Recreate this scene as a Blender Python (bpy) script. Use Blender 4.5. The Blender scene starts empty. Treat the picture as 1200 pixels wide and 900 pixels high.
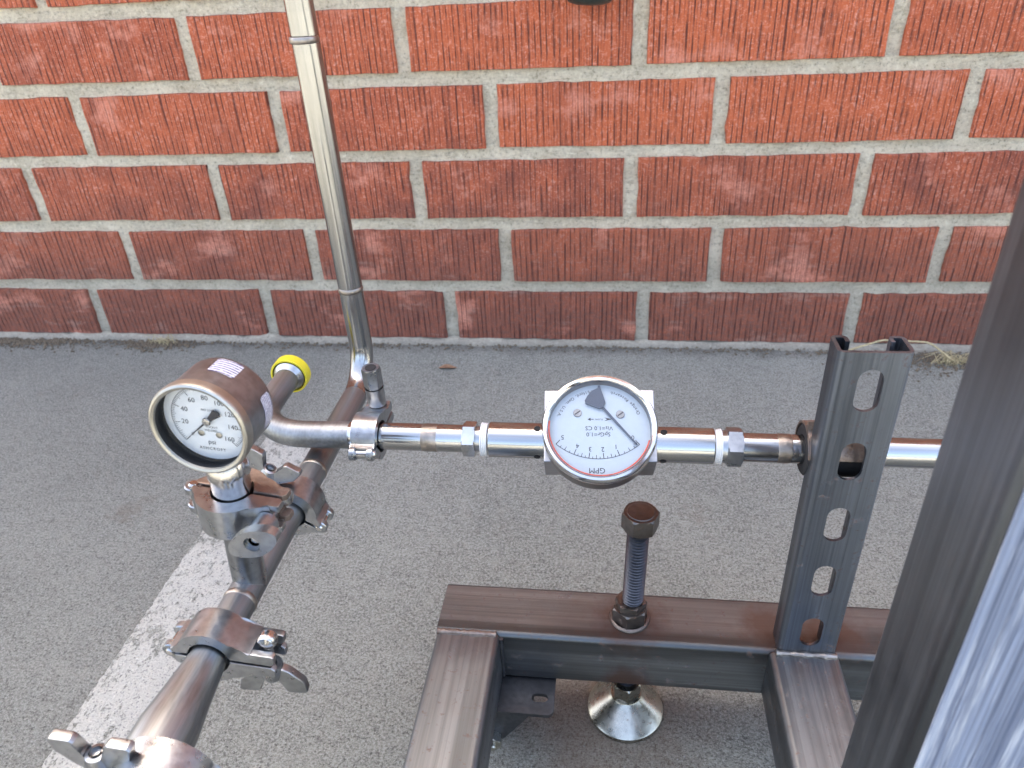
import bpy, bmesh, math, random
from mathutils import Vector as V, Matrix as M
random.seed(7)
R = math.radians
scene = bpy.context.scene
col = scene.collection

# ------------------------------------------------------------------ camera
cam_d = bpy.data.cameras.new('camera')
cam = bpy.data.objects.new('camera', cam_d); col.objects.link(cam)
ax_r = V((0.99159, 0.119935, -0.048622)); ax_u = V((-0.02109, 0.520438, 0.853639)); ax_f = V((-0.127685, 0.845435, -0.518591))
cam.matrix_world = M(((ax_r.x, ax_u.x, -ax_f.x, 0.0), (ax_r.y, ax_u.y, -ax_f.y, -1.0667), (ax_r.z, ax_u.z, -ax_f.z, 0.57523), (0, 0, 0, 1)))
cam_d.sensor_width = 36.0; cam_d.lens = 26.1
cam_d.clip_start = 0.01; cam_d.clip_end = 400
cam_d.dof.use_dof = True; cam_d.dof.focus_distance = 0.52; cam_d.dof.aperture_fstop = 14.0
scene.camera = cam

# ------------------------------------------------------------------ sky, sun, exposure
SUN_EL, SUN_AZ = R(53), R(-22)          # azimuth clockwise from +Y: the sun stands behind the wall, so the wall shades this spot
w = bpy.data.worlds.new('World'); scene.world = w; w.use_nodes = True
nt = w.node_tree; bg = nt.nodes['Background']
sky = nt.nodes.new('ShaderNodeTexSky'); sky.sky_type = 'NISHITA'; sky.sun_disc = False
sky.sun_elevation = SUN_EL; sky.sun_rotation = SUN_AZ; sky.dust_density = 6.0; sky.air_density = 0.7; sky.ozone_density = 0.3
nt.links.new(sky.outputs[0], bg.inputs[0]); bg.inputs[1].default_value = 0.15
sd = bpy.data.lights.new('sun', 'SUN'); so = bpy.data.objects.new('sun', sd); col.objects.link(so)
sd.energy = 2.0; sd.angle = R(0.5); sd.color = (1.0, 0.97, 0.93)
sun_from = V((math.sin(SUN_AZ) * math.cos(SUN_EL), math.cos(SUN_AZ) * math.cos(SUN_EL), math.sin(SUN_EL)))
so.rotation_euler = (-sun_from).to_track_quat('-Z', 'Y').to_euler(); so.location = (0, 0, 5)
scene.view_settings.view_transform = 'Standard'; scene.view_settings.look = 'None'
scene.view_settings.exposure = 3.2; scene.view_settings.gamma = 1.0
scene.view_settings.use_white_balance = True; scene.view_settings.white_balance_temperature = 7100; scene.view_settings.white_balance_tint = 8

# ------------------------------------------------------------------ mesh helpers
class MB:
    """collects shapes, all in world coordinates, into one mesh"""
    def __init__(s): s.v = []; s.f = []
    def add(s, vs, fs):
        o = len(s.v); s.v += [tuple(p) for p in vs]; s.f += [tuple(i + o for i in f) for f in fs]; return s
    def join(s, other): return s.add(other.v, other.f)
    def bm(s, b):
        b.verts.index_update(); r = s.add([v.co for v in b.verts], [[v.index for v in f.verts] for f in b.faces]); b.free(); return r

def new_mesh(name, mb, mat, angle=35, base=(0, 0, 0)):
    me = bpy.data.meshes.new(name)
    bx, by, bz = base
    me.from_pydata([(x - bx, y - by, z - bz) for x, y, z in mb.v], [], mb.f)
    b = bmesh.new(); b.from_mesh(me); bmesh.ops.recalc_face_normals(b, faces=b.faces); b.to_mesh(me); b.free()
    for p in me.polygons: p.use_smooth = True
    me.set_sharp_from_angle(angle=R(angle))
    if mat: me.materials.append(mat)
    return me

def root_loc(o):
    while o.parent: o = o.parent
    return tuple(o.location)

def obj(name, mb, mat, parent=None, label=None, cat=None, group=None, kind=None, angle=35, loc=None):
    base = root_loc(parent) if parent else (loc or (0, 0, 0))
    me = new_mesh(name, mb, mat, angle, base)
    o = bpy.data.objects.new(name, me); col.objects.link(o)
    if len(me.polygons) < 9000 and kind is None:
        wn = o.modifiers.new('weighted_normals', 'WEIGHTED_NORMAL'); wn.keep_sharp = True; wn.weight = 90
    if parent: o.parent = parent
    else: o.location = base
    if label: o['label'] = label
    if cat: o['category'] = cat
    if group: o['group'] = group
    if kind: o['kind'] = kind
    return o

def thing(name, label, cat, loc, group=None):
    o = bpy.data.objects.new(name, None); col.objects.link(o); o.location = loc
    o.empty_display_size = 0.02
    o['label'] = label; o['category'] = cat
    if group: o['group'] = group
    return o

def perp(a):
    a = V(a).normalized()
    h = V((0, 0, 1)) if abs(a.z) < 0.9 else V((1, 0, 0))
    u = a.cross(h).normalized()
    return u, a.cross(u).normalized()

def lathe(prof, o, a, n=40, closed=False, phase=0.0, u=None):
    """prof: (radius, distance along axis); r=0 ends close to a point"""
    o = V(o); a = V(a).normalized()
    if u is None: u, w_ = perp(a)
    else: u = V(u).normalized(); w_ = a.cross(u)
    vs, fs, rings = [], [], []
    for r, t in prof:
        if r < 1e-7:
            rings.append([len(vs)]); vs.append(o + a * t)
        else:
            rings.append(list(range(len(vs), len(vs) + n)))
            for i in range(n):
                g = 2 * math.pi * i / n + phase
                vs.append(o + a * t + (u * math.cos(g) + w_ * math.sin(g)) * r)
    pairs = list(zip(rings, rings[1:]))
    if closed: pairs.append((rings[-1], rings[0]))
    for A, B in pairs:
        for i in range(n):
            j = (i + 1) % n
            if len(A) == 1 and len(B) == 1: continue
            if len(A) == 1: fs.append((A[0], B[j], B[i]))
            elif len(B) == 1: fs.append((A[i], A[j], B[0]))
            else: fs.append((A[i], A[j], B[j], B[i]))
    return MB().add(vs, fs)

def fillet(pts, rad, k=14):
    pts = [V(p) for p in pts]; out = [pts[0]]
    for a, b, c in zip(pts, pts[1:], pts[2:]):
        d1 = (a - b).normalized(); d2 = (c - b).normalized()
        half = d1.angle(d2) / 2; t = rad / math.tan(half)
        p1 = b + d1 * t; cen = b + (d1 + d2).normalized() * (rad / math.sin(half))
        p2 = b + d2 * t; e1 = p1 - cen; e2 = p2 - cen; an = e1.angle(e2)
        for i in range(k + 1):
            s = i / k
            out.append(cen + (e1 * math.sin((1 - s) * an) + e2 * math.sin(s * an)) / math.sin(an))
    out.append(pts[-1]); return out

def sweep(pts, r, n=32, caps=True, r_in=None):
    pts = [V(p) for p in pts]
    vs, fs = [], []
    t0 = (pts[1] - pts[0]).normalized(); u, _ = perp(t0)
    def ring(p, u_, w_, r_): 
        k = len(vs)
        for i in range(n):
            g = 2 * math.pi * i / n; vs.append(p + (u_ * math.cos(g) + w_ * math.sin(g)) * r_)
        return k
    frames = []
    for i, p in enumerate(pts):
        if i == 0: t = t0
        elif i == len(pts) - 1: t = (pts[-1] - pts[-2]).normalized()
        else: t = ((pts[i + 1] - p).normalized() + (p - pts[i - 1]).normalized()).normalized()
        u = (u - t * u.dot(t)).normalized(); frames.append((p, t, u.copy(), t.cross(u)))
    ks = [ring(p, u_, w_, r(i) if callable(r) else r) for i, (p, t, u_, w_) in enumerate(frames)]
    for A, B in zip(ks, ks[1:]):
        for i in range(n):
            j = (i + 1) % n; fs.append((A + i, A + j, B + j, B + i))
    if caps:
        for k, (p, t, u_, w_), sgn in ((ks[0], frames[0], 1), (ks[-1], frames[-1], -1)):
            if r_in:
                q = ring(p, u_, w_, r_in); q2 = ring(p + t * sgn * 0.03, u_, w_, r_in)
                for i in range(n):
                    j = (i + 1) % n; fs.append((k + i, k + j, q + j, q + i)); fs.append((q + i, q + j, q2 + j, q2 + i))
                fs.append(tuple(range(q2, q2 + n)))
            else: fs.append(tuple(range(k, k + n)))
    return MB().add(vs, fs)

def box(lo, hi, bev=0.0, seg=2, frame=None):
    """axis aligned box, or in frame=(origin, ex, ey, ez)"""
    b = bmesh.new(); bmesh.ops.create_cube(b, size=1)
    lo = V(lo); hi = V(hi)
    for v in b.verts:
        v.co = V(((lo.x + hi.x) / 2 + v.co.x * (hi.x - lo.x), (lo.y + hi.y) / 2 + v.co.y * (hi.y - lo.y), (lo.z + hi.z) / 2 + v.co.z * (hi.z - lo.z)))
    if bev: bmesh.ops.bevel(b, geom=b.edges[:], offset=bev, segments=seg, profile=0.5, affect='EDGES')
    if frame:
        o, ex, ey, ez = [V(q) for q in frame]
        for v in b.verts: v.co = o + ex * v.co.x + ey * v.co.y + ez * v.co.z
    return MB().bm(b)

def extrude_poly(poly, frame, w0, w1, bev=0.0, seg=2):
    """2-D outline in (ex, ey) of frame, extruded along ez from w0 to w1"""
    o, ex, ey, ez = [V(q) for q in frame]
    b = bmesh.new(); n = len(poly)
    A = [b.verts.new((x, y, w0)) for x, y in poly]; B = [b.verts.new((x, y, w1)) for x, y in poly]
    b.faces.new(A[::-1]); b.faces.new(B)
    for i in range(n): b.faces.new((A[i], A[(i + 1) % n], B[(i + 1) % n], B[i]))
    if bev:
        caps = [e for e in b.edges if abs(e.verts[0].co.z - e.verts[1].co.z) < 1e-9]
        bmesh.ops.bevel(b, geom=caps, offset=bev, segments=seg, profile=0.5, affect='EDGES', clamp_overlap=True)
    for v in b.verts: v.co = o + ex * v.co.x + ey * v.co.y + ez * v.co.z
    return MB().bm(b)

def plate_holes(outer, holes, frame, t):
    """flat plate with real holes; outline and holes in (ex, ey), thickness t along -ez"""
    o, ex, ey, ez = [V(q) for q in frame]
    b = bmesh.new(); loops = []
    for L in [outer] + holes:
        vs = [b.verts.new((x, y, 0)) for x, y in L]; loops.append(vs)
        for i in range(len(vs)): b.edges.new((vs[i], vs[(i + 1) % len(vs)]))
    bmesh.ops.triangle_fill(b, use_beauty=True, use_dissolve=False, edges=b.edges[:])
    b.verts.index_update(); N = len(b.verts)
    fv = [[v.index for v in f.verts] for f in b.faces]; pv = [v.co.copy() for v in b.verts]
    li = [[v.index for v in L] for L in loops]; b.free()
    m = MB(); vs = [o + ex * p.x + ey * p.y for p in pv] + [o + ex * p.x + ey * p.y - ez * t for p in pv]
    fs = fv + [[i + N for i in f[::-1]] for f in fv]
    for L in li:
        for i in range(len(L)):
            a_, b_ = L[i], L[(i + 1) % len(L)]; fs.append((a_, b_, b_ + N, a_ + N))
    return m.add(vs, fs)

def slot_loop(cx, cy, w_, h_, n=8):
    """vertical oblong, w_ wide and h_ tall"""
    r = w_ / 2; s = h_ / 2 - r; out = []
    for i in range(n + 1): out.append((cx + r * math.cos(math.pi * i / n), cy + s + r * math.sin(math.pi * i / n)))
    for i in range(n + 1): out.append((cx - r * math.cos(math.pi * i / n), cy - s - r * math.sin(math.pi * i / n)))
    return out

def rrect(x0, y0, x1, y1, r, n=5):
    out = []
    for cx, cy, a0 in ((x1 - r, y1 - r, 0), (x0 + r, y1 - r, 90), (x0 + r, y0 + r, 180), (x1 - r, y0 + r, 270)):
        for i in range(n + 1):
            g = R(a0 + 90 * i / n); out.append((cx + r * math.cos(g), cy + r * math.sin(g)))
    return out

def text_mb(s, size, o, ex, ey, spacing=1.0):
    """flat lettering centred on o"""
    cu = bpy.data.curves.new('lettering', 'FONT'); cu.body = s; cu.size = size
    cu.align_x = 'CENTER'; cu.align_y = 'CENTER'; cu.resolution_u = 2; cu.space_character = spacing
    ob = bpy.data.objects.new('lettering', cu); me = bpy.data.meshes.new_from_object(ob)
    o, ex, ey = V(o), V(ex), V(ey)
    m = MB().add([o + ex * v.co.x + ey * v.co.y for v in me.vertices], [tuple(p.vertices) for p in me.polygons])
    bpy.data.objects.remove(ob); bpy.data.meshes.remove(me); bpy.data.curves.remove(cu); return m

# ------------------------------------------------------------------ material helpers
class NT:
    def __init__(s, name):
        s.m = bpy.data.materials.new(name); s.m.use_nodes = True; s.t = s.m.node_tree
        s.b = s.t.nodes['Principled BSDF']; s.out = s.t.nodes['Material Output']
    def n(s, typ, **kw):
        x = s.t.nodes.new('ShaderNode' + typ)
        for k, v in kw.items(): setattr(x, k, v)
        return x
    def l(s, a, b): s.t.links.new(a, b)
    def set(s, **kw):
        for k, v in kw.items():
            i = s.b.inputs[k.replace('_', ' ')]; i.default_value = v
        return s
    def coord(s, scale=(1, 1, 1), kind='Object', loc=(0, 0, 0), rnd=False):
        tc = s.n('TexCoord'); mp = s.n('Mapping'); s.l(tc.outputs[kind], mp.inputs[0])
        mp.inputs[3].default_value = scale; mp.inputs[1].default_value = loc
        if rnd:
            oi = s.n('ObjectInfo'); mu = s.n('VectorMath', operation='SCALE')
            cb = s.n('CombineXYZ'); s.l(oi.outputs['Random'], cb.inputs[0]); s.l(oi.outputs['Random'], cb.inputs[2])
            s.l(cb.outputs[0], mu.inputs[0]); mu.inputs['Scale'].default_value = 37.0
            s.l(mu.outputs[0], mp.inputs[1])
        return mp.outputs[0]
    def noise(s, vec, scale, detail=4, rough=0.6, dist=0.0):
        x = s.n('TexNoise'); s.l(vec, x.inputs['Vector'])
        x.inputs['Scale'].default_value = scale; x.inputs['Detail'].default_value = detail
        x.inputs['Roughness'].default_value = rough; x.inputs['Distortion'].default_value = dist
        return x.outputs[0]
    def voro(s, vec, scale, feature='F1', out='Distance'):
        x = s.n('TexVoronoi'); x.feature = feature; s.l(vec, x.inputs['Vector']); x.inputs['Scale'].default_value = scale
        return x.outputs[out]
    def ramp(s, fac, stops):
        x = s.n('ValToRGB'); s.l(fac, x.inputs[0]); e = x.color_ramp.elements
        while len(e) < len(stops): e.new(0.5)
        for i, (p, c) in enumerate(stops):
            e[i].position = p; e[i].color = (c, c, c, 1) if isinstance(c, (int, float)) else (*c, 1)
        return x.outputs[0]
    def mix(s, fac, a, b, mode='MIX'):
        x = s.n('Mix', data_type='RGBA', blend_type=mode)
        for i, v in ((0, fac), (6, a), (7, b)):
            if isinstance(v, (int, float)): x.inputs[i].default_value = v
            elif isinstance(v, tuple): x.inputs[i].default_value = (*v, 1)
            else: s.l(v, x.inputs[i])
        return x.outputs[2]
    def math(s, op, a, b=None, clamp=False):
        x = s.n('Math', operation=op, use_clamp=clamp)
        for i, v in ((0, a), (1, b)):
            if v is None: continue
            if isinstance(v, (int, float)): x.inputs[i].default_value = v
            else: s.l(v, x.inputs[i])
        return x.outputs[0]
    def bump(s, h, dist=0.001, strength=1.0, prev=None):
        x = s.n('Bump'); s.l(h, x.inputs['Height']); x.inputs['Distance'].default_value = dist; x.inputs['Strength'].default_value = strength
        if prev is not None: s.l(prev, x.inputs['Normal'])
        return x.outputs[0]
    def wire(s, **kw):
        for k, v in kw.items(): s.l(v, s.b.inputs[k.replace('_', ' ')])
        return s.m

def metal(name, base, rough=0.25, axis=None, streak=0.5, spots=0.0, spot_col=(0.12, 0.06, 0.03), bump=0.00006, var=0.25, fine=900.0, dark_lines=0.0, stains=()):
    m = NT(name); m.set(Metallic=1.0)
    sc = [fine] * 3
    if axis is not None: sc['xyz'.index(axis)] = 3.0
    else: sc = [250, 250, 250]
    c = m.coord(tuple(sc)); st = m.noise(c, 1.0, 3, 0.6)
    sc2 = [x / 8 for x in sc]; 
    if axis is not None: sc2['xyz'.index(axis)] = 4.0
    st2 = m.noise(m.coord(tuple(sc2)), 1.0, 3, 0.6)
    big = m.noise(m.coord((1, 1, 1)), 60.0, 5, 0.65)
    lo = tuple(x * (1 - var) for x in base); hi = tuple(min(1, x * (1 + var)) for x in base)
    cl = m.mix(m.ramp(st2, [(0.3, 0), (0.7, 1)]), lo, hi)
    cl = m.mix(m.math('MULTIPLY', m.ramp(st, [(0.35, 1), (0.6, 0)]), streak * 0.5), cl, tuple(x * 0.45 for x in base))
    if dark_lines:
        sc3 = [x / 22 for x in sc]; sc3['xyz'.index(axis)] = 1.2
        dl = m.noise(m.coord(tuple(sc3), loc=(3, 5, 7)), 1.0, 2, 0.5)
        cl = m.mix(m.math('MULTIPLY', m.ramp(dl, [(0.52, 0), (0.6, 1)]), dark_lines), cl, tuple(x * 0.3 for x in base))
    rg = m.math('ADD', m.math('MULTIPLY', big, 0.18), rough - 0.09)
    rg = m.math('ADD', rg, m.math('MULTIPLY', st, streak * 0.16))
    if spots:
        sp = m.ramp(m.noise(m.coord((1, 1, 1), loc=(9, 4, 2)), 140.0, 6, 0.7), [(0.60 - spots * 0.15, 0), (0.72, 1)])
        cl = m.mix(m.math('MULTIPLY', sp, 0.85), cl, spot_col)
        rg = m.math('ADD', rg, m.math('MULTIPLY', sp, 0.3))
        m.l(m.math('SUBTRACT', 1.0, m.math('MULTIPLY', sp, 0.8)), m.b.inputs['Metallic'])
    for (px_, py_, pz_, r_) in stains:
        tc = m.n('TexCoord'); dn = m.n('VectorMath', operation='DISTANCE'); m.l(tc.outputs['Object'], dn.inputs[0]); dn.inputs[1].default_value = (px_, py_, pz_)
        f_ = m.math('MULTIPLY', m.ramp(m.math('ADD', dn.outputs['Value'], m.math('MULTIPLY', m.math('SUBTRACT', big, 0.5), 0.03)), [(r_ * 0.55, 1), (r_ * 1.3, 0)]), 0.75)
        cl = m.mix(f_, cl, (0.11, 0.055, 0.035)); rg = m.math('ADD', rg, m.math('MULTIPLY', f_, 0.25))
    nb = m.bump(st, bump, 1.0)
    return m.wire(Base_Color=cl, Roughness=rg, Normal=nb)

def plain(name, color, rough=0.5, metallic=0.0, nscale=300.0, var=0.2, bump=0.0001):
    m = NT(name); m.set(Metallic=metallic, Roughness=rough)
    nz = m.noise(m.coord(), nscale, 4, 0.6)
    cl = m.mix(m.ramp(nz, [(0.3, 0), (0.7, 1)]), tuple(x * (1 - var) for x in color), tuple(min(1, x * (1 + var)) for x in color))
    return m.wire(Base_Color=cl, Normal=m.bump(nz, bump))

def mat_brick():
    m = NT('fired_red_brick'); m.set(Roughness=0.85)
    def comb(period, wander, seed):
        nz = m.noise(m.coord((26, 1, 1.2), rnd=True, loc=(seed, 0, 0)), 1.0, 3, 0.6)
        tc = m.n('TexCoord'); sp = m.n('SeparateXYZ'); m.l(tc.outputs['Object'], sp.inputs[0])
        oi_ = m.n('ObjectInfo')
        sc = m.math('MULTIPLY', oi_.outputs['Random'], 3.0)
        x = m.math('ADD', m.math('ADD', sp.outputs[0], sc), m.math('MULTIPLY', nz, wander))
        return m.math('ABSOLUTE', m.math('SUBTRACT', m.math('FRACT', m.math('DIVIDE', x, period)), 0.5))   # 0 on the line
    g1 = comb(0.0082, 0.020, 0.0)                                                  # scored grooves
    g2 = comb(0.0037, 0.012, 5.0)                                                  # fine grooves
    rag = m.noise(m.coord((1, 1, 1), rnd=True), 170.0, 6, 0.7)                     # torn grain
    patch = m.noise(m.coord((1, 1, 1), rnd=True), 17.0, 5, 0.65)
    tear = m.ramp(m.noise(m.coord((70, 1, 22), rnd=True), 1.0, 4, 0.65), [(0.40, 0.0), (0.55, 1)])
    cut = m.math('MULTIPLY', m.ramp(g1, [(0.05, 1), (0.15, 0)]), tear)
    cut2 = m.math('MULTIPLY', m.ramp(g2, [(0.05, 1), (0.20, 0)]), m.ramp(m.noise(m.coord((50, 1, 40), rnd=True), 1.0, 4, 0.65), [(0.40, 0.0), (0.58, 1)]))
    oi = m.n('ObjectInfo')
    base = m.mix(oi.outputs['Random'], (0.50, 0.112, 0.038), (0.29, 0.060, 0.026))
    base = m.mix(m.ramp(patch, [(0.35, 0), (0.7, 1)]), base, (0.47, 0.108, 0.042))
    crumb = m.noise(m.coord((1, 1, 1.6), loc=(2, 1, 5)), 260.0, 5, 0.7)
    scuff = m.math('MULTIPLY', m.ramp(rag, [(0.53, 0), (0.64, 1)]), m.ramp(patch, [(0.38, 0.25), (0.62, 1)]))
    scuff = m.math('MAXIMUM', scuff, m.math('MULTIPLY', m.ramp(crumb, [(0.57, 0), (0.63, 1)]), 0.9))
    base = m.mix(m.math('MULTIPLY', scuff, 0.75), base, (0.72, 0.34, 0.25))
    # splash dirt that has dried on the lower courses
    gp = m.n('NewGeometry'); sx = m.n('SeparateXYZ'); m.l(gp.outputs['Position'], sx.inputs[0])
    hgt = m.math('ADD', sx.outputs[2], m.math('MULTIPLY', m.math('SUBTRACT', patch, 0.5), 0.30))
    dirt = m.math('MULTIPLY', m.ramp(hgt, [(0.06, 1), (0.34, 0)]), m.ramp(rag, [(0.30, 0.5), (0.62, 1)]))
    base = m.mix(m.math('MULTIPLY', dirt, 0.85), base, (0.115, 0.058, 0.046))
    run = m.ramp(m.noise(m.coord((7, 1, 2.0), rnd=True, loc=(6, 0, 2)), 1.0, 4, 0.6), [(0.56, 0), (0.68, 1)])
    base = m.mix(m.math('MULTIPLY', run, 0.5), base, (0.16, 0.045, 0.03))
    bloom = m.math('MULTIPLY', m.ramp(m.noise(m.coord((9, 9, 30), rnd=True), 1.0, 5, 0.7), [(0.55, 0), (0.75, 1)]), m.ramp(hgt, [(0.08, 1), (0.34, 0)]))
    base = m.mix(m.math('MULTIPLY', bloom, 0.75), base, (0.42, 0.27, 0.21))
    big = m.noise(m.coord((9, 9, 14), rnd=True, loc=(1, 2, 3)), 1.0, 4, 0.6)
    base = m.mix(m.math('MULTIPLY', m.ramp(big, [(0.57, 0), (0.66, 1)]), m.ramp(crumb, [(0.35, 0.2), (0.55, 0.85)])), base, (0.62, 0.24, 0.16))
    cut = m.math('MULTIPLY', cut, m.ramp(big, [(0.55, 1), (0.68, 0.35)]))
    cl = m.mix(m.math('MULTIPLY', cut, 0.85), base, (0.060, 0.014, 0.010))  # shade inside the scored grooves painted into the brick colour
    cl = m.mix(m.math('MULTIPLY', cut2, 0.5), cl, (0.10, 0.02, 0.013))  # same painted shade, weaker, for the fine grooves
    h = m.math('SUBTRACT', m.math('ADD', m.math('MULTIPLY', rag, 0.7), m.math('MULTIPLY', crumb, 0.5)), m.math('ADD', m.math('MULTIPLY', cut, 0.9), m.math('MULTIPLY', cut2, 0.35)))
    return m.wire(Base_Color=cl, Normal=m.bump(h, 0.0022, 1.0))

def mat_mortar():
    m = NT('sandy_mortar'); m.set(Roughness=0.95)
    a = m.noise(m.coord(), 210.0, 5, 0.8); b = m.noise(m.coord(), 22.0, 5, 0.6); s = m.voro(m.coord(), 330.0)
    cl = m.mix(m.ramp(b, [(0.3, 0), (0.7, 1)]), (0.54, 0.468, 0.335), (0.72, 0.635, 0.48))
    cl = m.mix(m.ramp(a, [(0.52, 0), (0.68, 1)]), cl, (0.78, 0.72, 0.56))
    cl = m.mix(m.math('MULTIPLY', m.ramp(a, [(0.36, 1), (0.45, 0)]), 0.75), cl, (0.22, 0.19, 0.13))
    crack = m.ramp(m.math('ABSOLUTE', m.math('SUBTRACT', m.noise(m.coord((5, 5, 30)), 2.2, 6, 0.65), 0.5)), [(0.0, 1), (0.012, 0)])
    cl = m.mix(m.math('MULTIPLY', crack, 0.25), cl, (0.10, 0.09, 0.075))
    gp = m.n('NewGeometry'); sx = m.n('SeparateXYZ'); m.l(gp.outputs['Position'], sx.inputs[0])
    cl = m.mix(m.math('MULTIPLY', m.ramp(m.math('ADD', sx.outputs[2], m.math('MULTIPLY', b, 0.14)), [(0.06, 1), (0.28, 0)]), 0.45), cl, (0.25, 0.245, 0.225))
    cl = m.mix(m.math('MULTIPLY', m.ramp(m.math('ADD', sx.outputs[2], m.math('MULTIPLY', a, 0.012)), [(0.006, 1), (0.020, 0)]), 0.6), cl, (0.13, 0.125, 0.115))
    h = m.math('ADD', m.math('MULTIPLY', m.ramp(a, [(0.35, 0), (0.65, 1)]), 0.7), m.math('MULTIPLY', b, 1.6))
    return m.wire(Base_Color=cl, Normal=m.bump(m.math('SUBTRACT', h, m.math('MULTIPLY', crack, 0.25)), 0.0022, 0.9))

def concrete_nodes(m):
    a = m.noise(m.coord(), 390.0, 5, 0.75)
    g = m.noise(m.coord(loc=(3, 3, 3)), 800.0, 3, 0.7)
    v = m.voro(m.coord(), 300.0)
    b = m.noise(m.coord(), 5.0, 6, 0.62); d = m.noise(m.coord(loc=(4, 2, 0)), 24.0, 5, 0.65)
    cl = m.mix(m.ramp(b, [(0.3, 0), (0.7, 1)]), (0.27, 0.272, 0.228), (0.40, 0.40, 0.34))
    cl = m.mix(m.math('MULTIPLY', m.ramp(d, [(0.50, 0), (0.75, 1)]), 0.35), cl, (0.175, 0.172, 0.145))
    cl = m.mix(m.math('MULTIPLY', m.ramp(a, [(0.52, 0), (0.58, 1)]), 0.8), cl, (0.50, 0.51, 0.455))
    cl = m.mix(m.math('MULTIPLY', m.ramp(a, [(0.41, 1), (0.47, 0)]), 0.85), cl, (0.088, 0.088, 0.076))
    cl = m.mix(m.math('MULTIPLY', m.ramp(g, [(0.58, 0), (0.63, 1)]), 0.7), cl, (0.66, 0.665, 0.60))
    cl = m.mix(m.math('MULTIPLY', m.ramp(g, [(0.36, 1), (0.42, 0)]), 0.75), cl, (0.075, 0.073, 0.070))
    p = m.noise(m.coord(loc=(7, 1, 0)), 130.0, 4, 0.7); q = m.noise(m.coord(loc=(2, 9, 0)), 46.0, 5, 0.7)
    cl = m.mix(m.math('MULTIPLY', m.ramp(p, [(0.52, 0), (0.66, 1)]), 0.45), cl, (0.47, 0.472, 0.42))
    cl = m.mix(m.math('MULTIPLY', m.ramp(p, [(0.34, 1), (0.46, 0)]), 0.45), cl, (0.115, 0.113, 0.10))
    cl = m.mix(m.math('MULTIPLY', m.ramp(q, [(0.50, 0), (0.64, 1)]), 0.32), cl, (0.45, 0.445, 0.385))
    tan = m.ramp(m.noise(m.coord(loc=(1.3, 7.7, 0)), 9.0, 5, 0.7), [(0.63, 0), (0.74, 1)])
    cl = m.mix(m.math('MULTIPLY', tan, 0.5), cl, (0.20, 0.15, 0.10))
    h = m.math('ADD', m.ramp(a, [(0.36, 0), (0.62, 1)]), m.math('MULTIPLY', g, 0.7)); h = m.math('ADD', h, m.math('MULTIPLY', v, 0.4))
    return cl, h, a, b, d

def mat_concrete():
    m = NT('brushed_concrete'); m.set(Roughness=0.92)
    cl, h, a, b, d = concrete_nodes(m)
    # the bay left of the stripe is an older, darker pour
    tc = m.n('TexCoord'); sx = m.n('SeparateXYZ'); m.l(tc.outputs['Object'], sx.inputs[0])
    xx = m.math('ADD', sx.outputs[0], m.math('MULTIPLY', m.math('SUBTRACT', d, 0.5), 0.05))
    old = m.ramp(m.math('ADD', xx, 1.0), [(0.545, 1), (0.60, 0)])
    cl = m.mix(m.math('MULTIPLY', old, 0.20), cl, (0.075, 0.077, 0.074))
    # damp-looking grime line where the slab meets the wall
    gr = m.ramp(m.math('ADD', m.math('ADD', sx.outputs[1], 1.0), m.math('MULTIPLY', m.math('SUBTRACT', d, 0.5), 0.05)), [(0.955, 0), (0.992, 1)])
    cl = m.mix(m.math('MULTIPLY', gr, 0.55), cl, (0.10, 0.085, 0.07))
    rust = m.n('VectorMath', operation='DISTANCE'); m.l(tc.outputs['Object'], rust.inputs[0]); rust.inputs[1].default_value = (0.0, -0.66, 0)
    contact_shade = m.ramp(m.math('ADD', rust.outputs['Value'], m.math('MULTIPLY', m.math('SUBTRACT', d, 0.5), 0.12)), [(0.03, 1), (0.11, 0)])
    cl = m.mix(m.math('MULTIPLY', contact_shade, 0.6), cl, (0.17, 0.10, 0.06))  # brown contact shade below the crossbeam, painted into the concrete colour
    return m.wire(Base_Color=cl, Normal=m.bump(h, 0.0018, 1.0))

def mat_stripe():
    m = NT('worn_white_road_paint'); m.set(Roughness=0.8)
    cl, h, a, b, d = concrete_nodes(m)
    chip = m.noise(m.coord((1, 0.75, 1)), 150.0, 6, 0.68); wear = m.noise(m.coord(), 14.0, 3, 0.6)
    tc = m.n('TexCoord'); sx = m.n('SeparateXYZ'); m.l(tc.outputs['Object'], sx.inputs[0])
    left = m.ramp(m.math('ADD', sx.outputs[0], 1.0), [(0.535, 1), (0.60, 0)])
    k = m.math('ADD', chip, m.math('MULTIPLY', m.math('SUBTRACT', wear, 0.5), 0.35))
    k = m.math('ADD', k, m.math('MULTIPLY', left, 0.055))
    hole = m.ramp(k, [(0.590, 0), (0.605, 1)])
    pit = m.ramp(m.noise(m.coord(loc=(2, 0, 0)), 480.0, 3, 0.6), [(0.36, 1), (0.43, 0)])
    paint = m.mix(m.ramp(a, [(0.3, 0), (0.7, 1)]), (0.52, 0.515, 0.46), (0.70, 0.69, 0.62))
    paint = m.mix(m.math('MULTIPLY', pit, 0.8), paint, (0.22, 0.22, 0.21))
    out = m.mix(hole, paint, cl)
    return m.wire(Base_Color=out, Normal=m.bump(m.math('SUBTRACT', h, m.math('MULTIPLY', hole, 0.9)), 0.0016, 1.0))

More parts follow.
